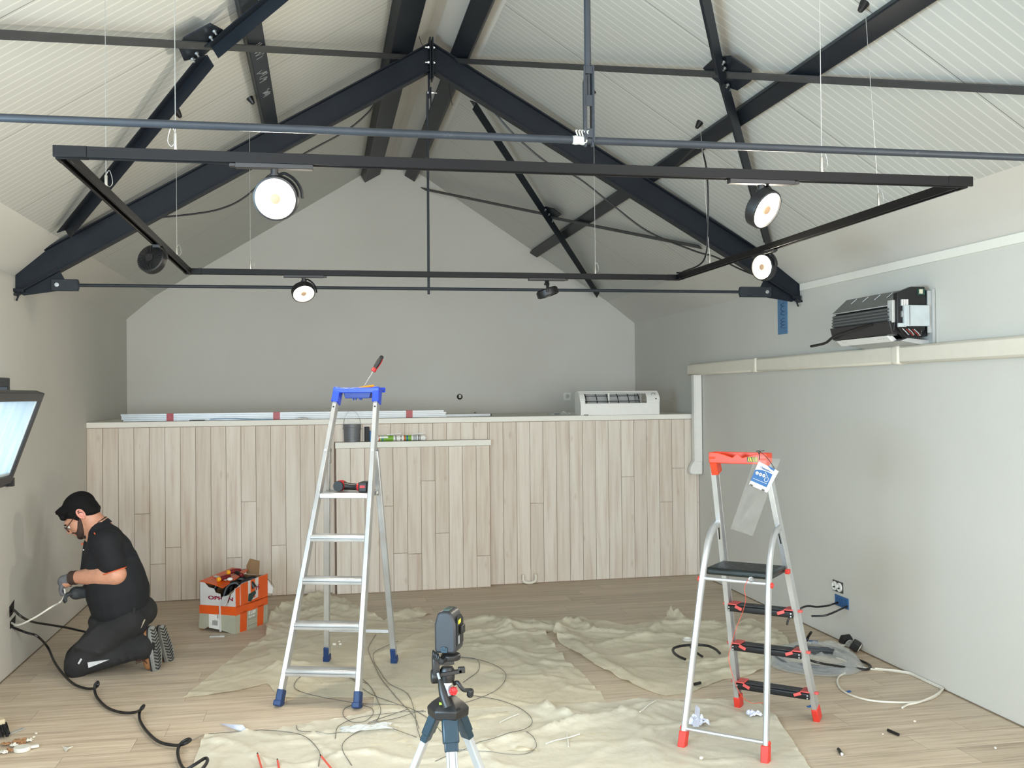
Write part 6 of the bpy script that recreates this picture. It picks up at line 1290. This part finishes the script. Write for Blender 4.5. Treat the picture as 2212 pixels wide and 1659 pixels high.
# thin galvanised wire loops on the sheets
W_ = M('dull_grey_wire', (112, 112, 108), .45, .5); GP = 'loops of thin grey wire on the sheets'
for i, (pts, l) in enumerate((
    ([(795, 1478), (740, 1462), (700, 1460), (655, 1466), (636, 1480), (642, 1492), (680, 1504), (740, 1514), (780, 1520), (860, 1523)], 'thin wire loop left of the foot of the tall ladder'),
    ([(812, 1372), (796, 1400), (800, 1420), (812, 1445), (825, 1470), (850, 1500), (875, 1530), (895, 1556), (905, 1580)], 'thin wire running from behind the ladder towards the tripod'),
    ([(860, 1388), (815, 1408), (806, 1425), (820, 1450), (840, 1478), (880, 1500), (895, 1540), (900, 1575), (908, 1600)], 'thin wire passing just left of the tripod head'),
    ([(772, 1520), (745, 1530), (742, 1548), (760, 1565), (790, 1564), (806, 1548), (800, 1530), (770, 1520)], 'small round wire loop at the right foot of the tall ladder'),
    ([(770, 1458), (800, 1485), (818, 1520), (822, 1545), (810, 1570)], 'short curved wire right of the right ladder foot'),
    ([(640, 1571), (646, 1585), (690, 1592), (730, 1590), (780, 1575), (850, 1560), (915, 1538)], 'wire arc crossing the front sheet left of the tripod'),
    ([(724, 1600), (730, 1580), (760, 1560), (830, 1548), (920, 1540)], 'wire arc rising beside the crumpled clear film'),
    ([(760, 1659), (740, 1630), (745, 1605), (775, 1585), (800, 1575)], 'wire arc at the bottom of the picture left of the tripod'),
    ([(412, 1600), (470, 1585), (540, 1580), (610, 1585), (660, 1600), (690, 1630), (688, 1659)], 'large wire arc on the front sheet at lower left'),
    ([(990, 1420), (1030, 1426), (1034, 1448), (1015, 1465), (1000, 1475)], 'small wire arc just right of the laser level'),
    ([(985, 1421), (1040, 1428), (1085, 1450), (1092, 1470), (1070, 1495), (1020, 1515), (985, 1522)], 'medium wire loop right of the laser level'),
    ([(1010, 1502), (1080, 1515), (1130, 1540), (1150, 1565), (1130, 1590), (1070, 1615), (1000, 1635), (940, 1650)], 'large wire loop right of the tripod'),
    ([(1130, 1588), (1154, 1605), (1157, 1622), (1130, 1634), (1060, 1637), (980, 1632)], 'lowest wire loop right of the tripod legs'),
    ([(752, 1460), (800, 1500), (900, 1540), (960, 1590)], 'straight wire slanting across the sheet behind the tripod'),
    ([(900, 1600), (820, 1570), (800, 1566), (880, 1538)], 'thin wire bend left of the tripod legs'))):
    ftube('thin_wire', pts, .0016, W_, l, 'wire', 6, None, GP)
for a, b, l in (((1213, 1542), (1213, 1617), ''),): pass
TIE = M('white_zip_tie', (222, 220, 210), .5)
for (a, b, l) in (((1179, 1612), (1252, 1593), 'longer white strip of a crossed pair on the front sheet'), ((1225, 1591), (1228, 1617), 'shorter white strip of a crossed pair on the front sheet'), ((1382, 1547), (1417, 1525), 'white strip on the front sheet near the left leg of the small ladder'), ((1080, 1565), (1120, 1548), 'faint white strip on the front sheet right of the tripod')):
    ftube('plastic_strip', [a, ((a[0]+b[0])/2, (a[1]+b[1])/2-1), b], .003, TIE, l, 'plastic strip')
# ================================================================== SMALL LITTER
def gnd(x, y, dz=0.):
    p = fl(x, y); p.z = ground(p)+.001+dz; return p
PAP = M('bluish_white_paper', (214, 218, 236), .55, bump=.2)
def paper(pts, label, par=None):
    m = MB(); n = len(pts); P = [fl(x, y, z) for x, y, z in pts]; c = sum(P, V())/n+V((0, 0, .012)); m.add(P+[c], [(i, (i+1) % n, n) for i in range(n)]); return tag(m.build('paper_scrap', PAP, ang=10, solid=.0012), label, 'paper')
paper([(475, 1563, .004), (500, 1565, .03), (524, 1566, .035), (534, 1577, .006), (522, 1580, .004), (500, 1573, .004)], 'folded bluish paper on the floor in front of the tall ladder')
crumple('paper_scrap', gnd(1506, 1572), .055, .04, .05, PAP, 'upright crumpled paper between the legs of the small ladder', 'paper', 2.2)
m = MB().prism([fl(1497, 1570, .03), fl(1510, 1570, .03), fl(1512, 1540, .05)+V((0, 0, .02)), fl(1503, 1536, .05)+V((0, 0, .03))], (.004, .012, 0)); tag(m.build('paper_twist', PAP), 'twisted paper end sticking up from the crumpled paper', 'paper')
crumple('paper_scrap', gnd(1630, 1554), .038, .03, .035, PAP, 'small crumpled paper under the platform of the small ladder', 'paper', 6.4)
crumple('clear_film_scrap', gnd(795, 1582, .004), .14, .045, .03, clear_mat('bright_film', (.96, .97, .97), .24, .08), 'crumpled clear film on the front sheet left of the tripod', 'plastic film', 8.8, 18)
DISC = M('white_disc', (222, 218, 208), .5)
for x, y, z, l in ((1795, 1391, .004, 'white disc cap furthest left of three by the right wall'), (1812, 1396, .006, 'white disc cap in the middle of three by the right wall'), (1821, 1406, .004, 'white disc cap nearest the wrapped coil of three by the right wall')):
    tag(MB().lathe([(.040, 0), (.042, .004), (.042, .012), (.036, .015), (.006, .015), (.004, .018)], fl(x, y, z), (0, 0, 1), 24).build('white_disc', DISC, bevel=.001), l, 'disc cap', 'white disc caps on the floor')
tag(MB().lathe([(.032, 0), (.033, .012), (.028, .014), (.026, .004), (0, .004)], gnd(1485, 1386), (0, 0, 1), 24).build('white_disc', DISC), 'small white round cap beside the ring of black cable', 'disc cap')
for x, y, a, l in ((1828, 1396, .2, 'black adaptor frame leaning by the right wall skirting'), (1848, 1408, .9, 'black power adaptor with white face lying by the right wall')):
    c = fl(x, y, 0); o = thing('power_adaptor', tuple(c), l, 'adaptor'); Rz = rotz(a) @ Matrix.Rotation(.5, 3, 'X')
    MB().box(c+V((0, 0, .040)), (.075, .05, .055), Rz).build('adaptor_body', PLBLACK, o, bevel=.006)
    MB().lathe([(.026, 0), (.026, .004)], c+V((0, 0, .040))+Rz @ V((-.0, -.0275, .0)), Rz @ V((0, -1, 0)), 20).build('adaptor_face', DISC, o)
crumple('clear_film_scrap', fl(1845, 1398, .002), .07, .05, .045, FILM, 'crumpled clear film beside the adaptors by the right wall', 'plastic film', 12.1, 10)
BLS = M('blue_scrap', (40, 96, 160), .5)
for x, y, sx, l in ((1832, 1494, .03, 'blue scrap on the floor inside the white cable loop'), (1749, 1526, .028, 'blue scrap beside the right rail foot of the small ladder')):
    c = fl(x, y, .003); tag(MB().box(c, (sx, .018, .003), rotz(.3)).box(c+V((.008, .002, .003)), (.012, .012, .003), rotz(.7)).build('blue_scrap', BLS), l, 'scrap')
c = fl(1757, 1391, .02); tag(MB().box(c+V((0, 0, .012)), (.06, .03, .018), rotz(-.4)).build('blue_fitting', BLS, bevel=.004), 'blue cable fitting beside the standing black stub', 'fitting')
tag(MB().tube(bez([fl(1738, 1392, .03), fl(1744, 1388, .035), fl(1752, 1390, .03)], 4), .006, 8).build('white_fitting', WHITEP), 'white forked fitting beside the standing black stub', 'fitting')
tag(MB().tube(bez([fl(1767, 1386, .008), fl(1773, 1392, .008), fl(1781, 1396, .008)], 4), .005, 8).build('white_offcut', CABLEW), 'short white cable offcut near the disc caps', 'cable offcut')
CH = M('plaster_chip', (226, 220, 206), .8)
k_ = 0
for x, y, s, l in ((722, 1395, 1.0, 'largest white crumb on the sheet under the tall ladder'), (733, 1388, .6, 'right white crumb on the sheet under the tall ladder'), (735, 1394, .7, 'white crumb beside the largest one under the tall ladder'), (1976, 1560, .5, 'white crumb on the right floor below the white cable'), (1907, 1587, .35, 'tiny white crumb beside the longer black offcut'), (2150, 1618, .6, 'white crumb on the far right floor'), (1735, 1511, .7, 'white crumb under the lowest tread of the small ladder'), (1515, 1648, .8, 'white crumb on the front sheet between the ladder legs'), (73, 1594, .5, 'small crumb right of the wood shavings'), (78, 1586, .5, 'pale crumb above the wood shavings')):
    tag(MB().ell(gnd(x, y, .007*s), (.016*s, .011*s, .009*s), rotz(x), 7, 5).build('plaster_crumb', CH, ang=5), l, 'crumb', 'plaster crumbs on the floor')
m = MB().prism([fl(134, 1612, .004), fl(142, 1624, .004), fl(148, 1618, .01), fl(158, 1613, .02), (fl(146, 1616, .022))], (0, 0, .002)); tag(m.build('torn_scrap', CH), 'white torn scrap alone on the floor at lower left', 'scrap')
c = fl(48, 1622, .0); tag(MB().lathe([(.036, .001), (.038, .006), (.038, .018), (.034, .021), (.004, .021)], c, (0, 0, 1), 24).bar(c+V((.02, .01, .012)), c+V((.065, .03, .010)), .022, .012).build('white_disc', DISC, bevel=.002), 'white round plastic cap with a tab at lower left', 'disc cap')
WSH = M('brown_paper_shaving', (160, 118, 82), .8, bump=.5, scale=30)
for i, (x, y, sx, mt, l) in enumerate(((44, 1603, .035, WSH, 'dark brown shaving above the others at lower left'), (12, 1610, .022, WSH, 'brown shaving beside the brush'), (22, 1624, .022, WSH, 'crumpled orange-brown shaving below the brush'), (32, 1612, .024, CH, 'white torn flake among the brown shavings'), (63, 1602, .018, CH, 'white flake right of the dark brown shaving'), (8, 1627, .024, CH, 'white flake at the left edge of the picture'), (44, 1611, .022, WSH, 'pale brown shaving in the middle of the pile'))):
    crumple('shaving', fl(x, y, .002), sx, sx*.75, .022, mt, l, 'shaving', 20.3+i*3.1, 7)
c = fl(-2, 1585, .02); br_ = thing('hand_brush', tuple(c), 'brush with black bristles and pale wooden back at the left edge of the picture', 'brush')
MB().box(c+V((-.03, .03, .045)), (.09, .05, .03), rotz(.5)).build('brush_back', M('pale_wood', (206, 190, 158), .6), br_, bevel=.006)
for i in range(60): a = c+V((-.06+.0014*i, .005+.05*random.random(), .04)); MB().tube([a, a+V((.012, -.016, -.022)), a+V((.020+.012*random.random(), -.034, -.050))], .0026, 4).build('bristle', PLBLACK, br_)
tag(MB().box(fl(34, 1580, .004), (.10, .018, .005), rotz(1.0)).build('metal_strip', M('pale_metal_strip', (190, 190, 186), .35, .4), bevel=.001), 'pale flat strip lying beside the brush at lower left', 'strip')
for a, b, l in (((556, 1627), (566, 1662), 'leftmost of three red tipped rods sticking up at the bottom edge'), ((599, 1640), (605, 1672), 'middle of three red tipped rods at the bottom edge'), ((692, 1631), (722, 1668), 'rightmost of three red tipped rods, lying slanted at the bottom edge')):
    p, q = fl(*a, .03), fl(*b, .02); d = (q-p).normalized(); o = thing('insulated_rod', tuple(p), l, 'screwdriver blade', 'red insulated blades at the bottom edge')
    MB().cyl(p, p+d*.018, .0035, 8).build('metal_tip', PLBLACK, o); MB().cyl(p+d*.016, q+d*.03, .0045, 8).build('red_sleeve', M('red_insulation', (214, 84, 66), .45), o)
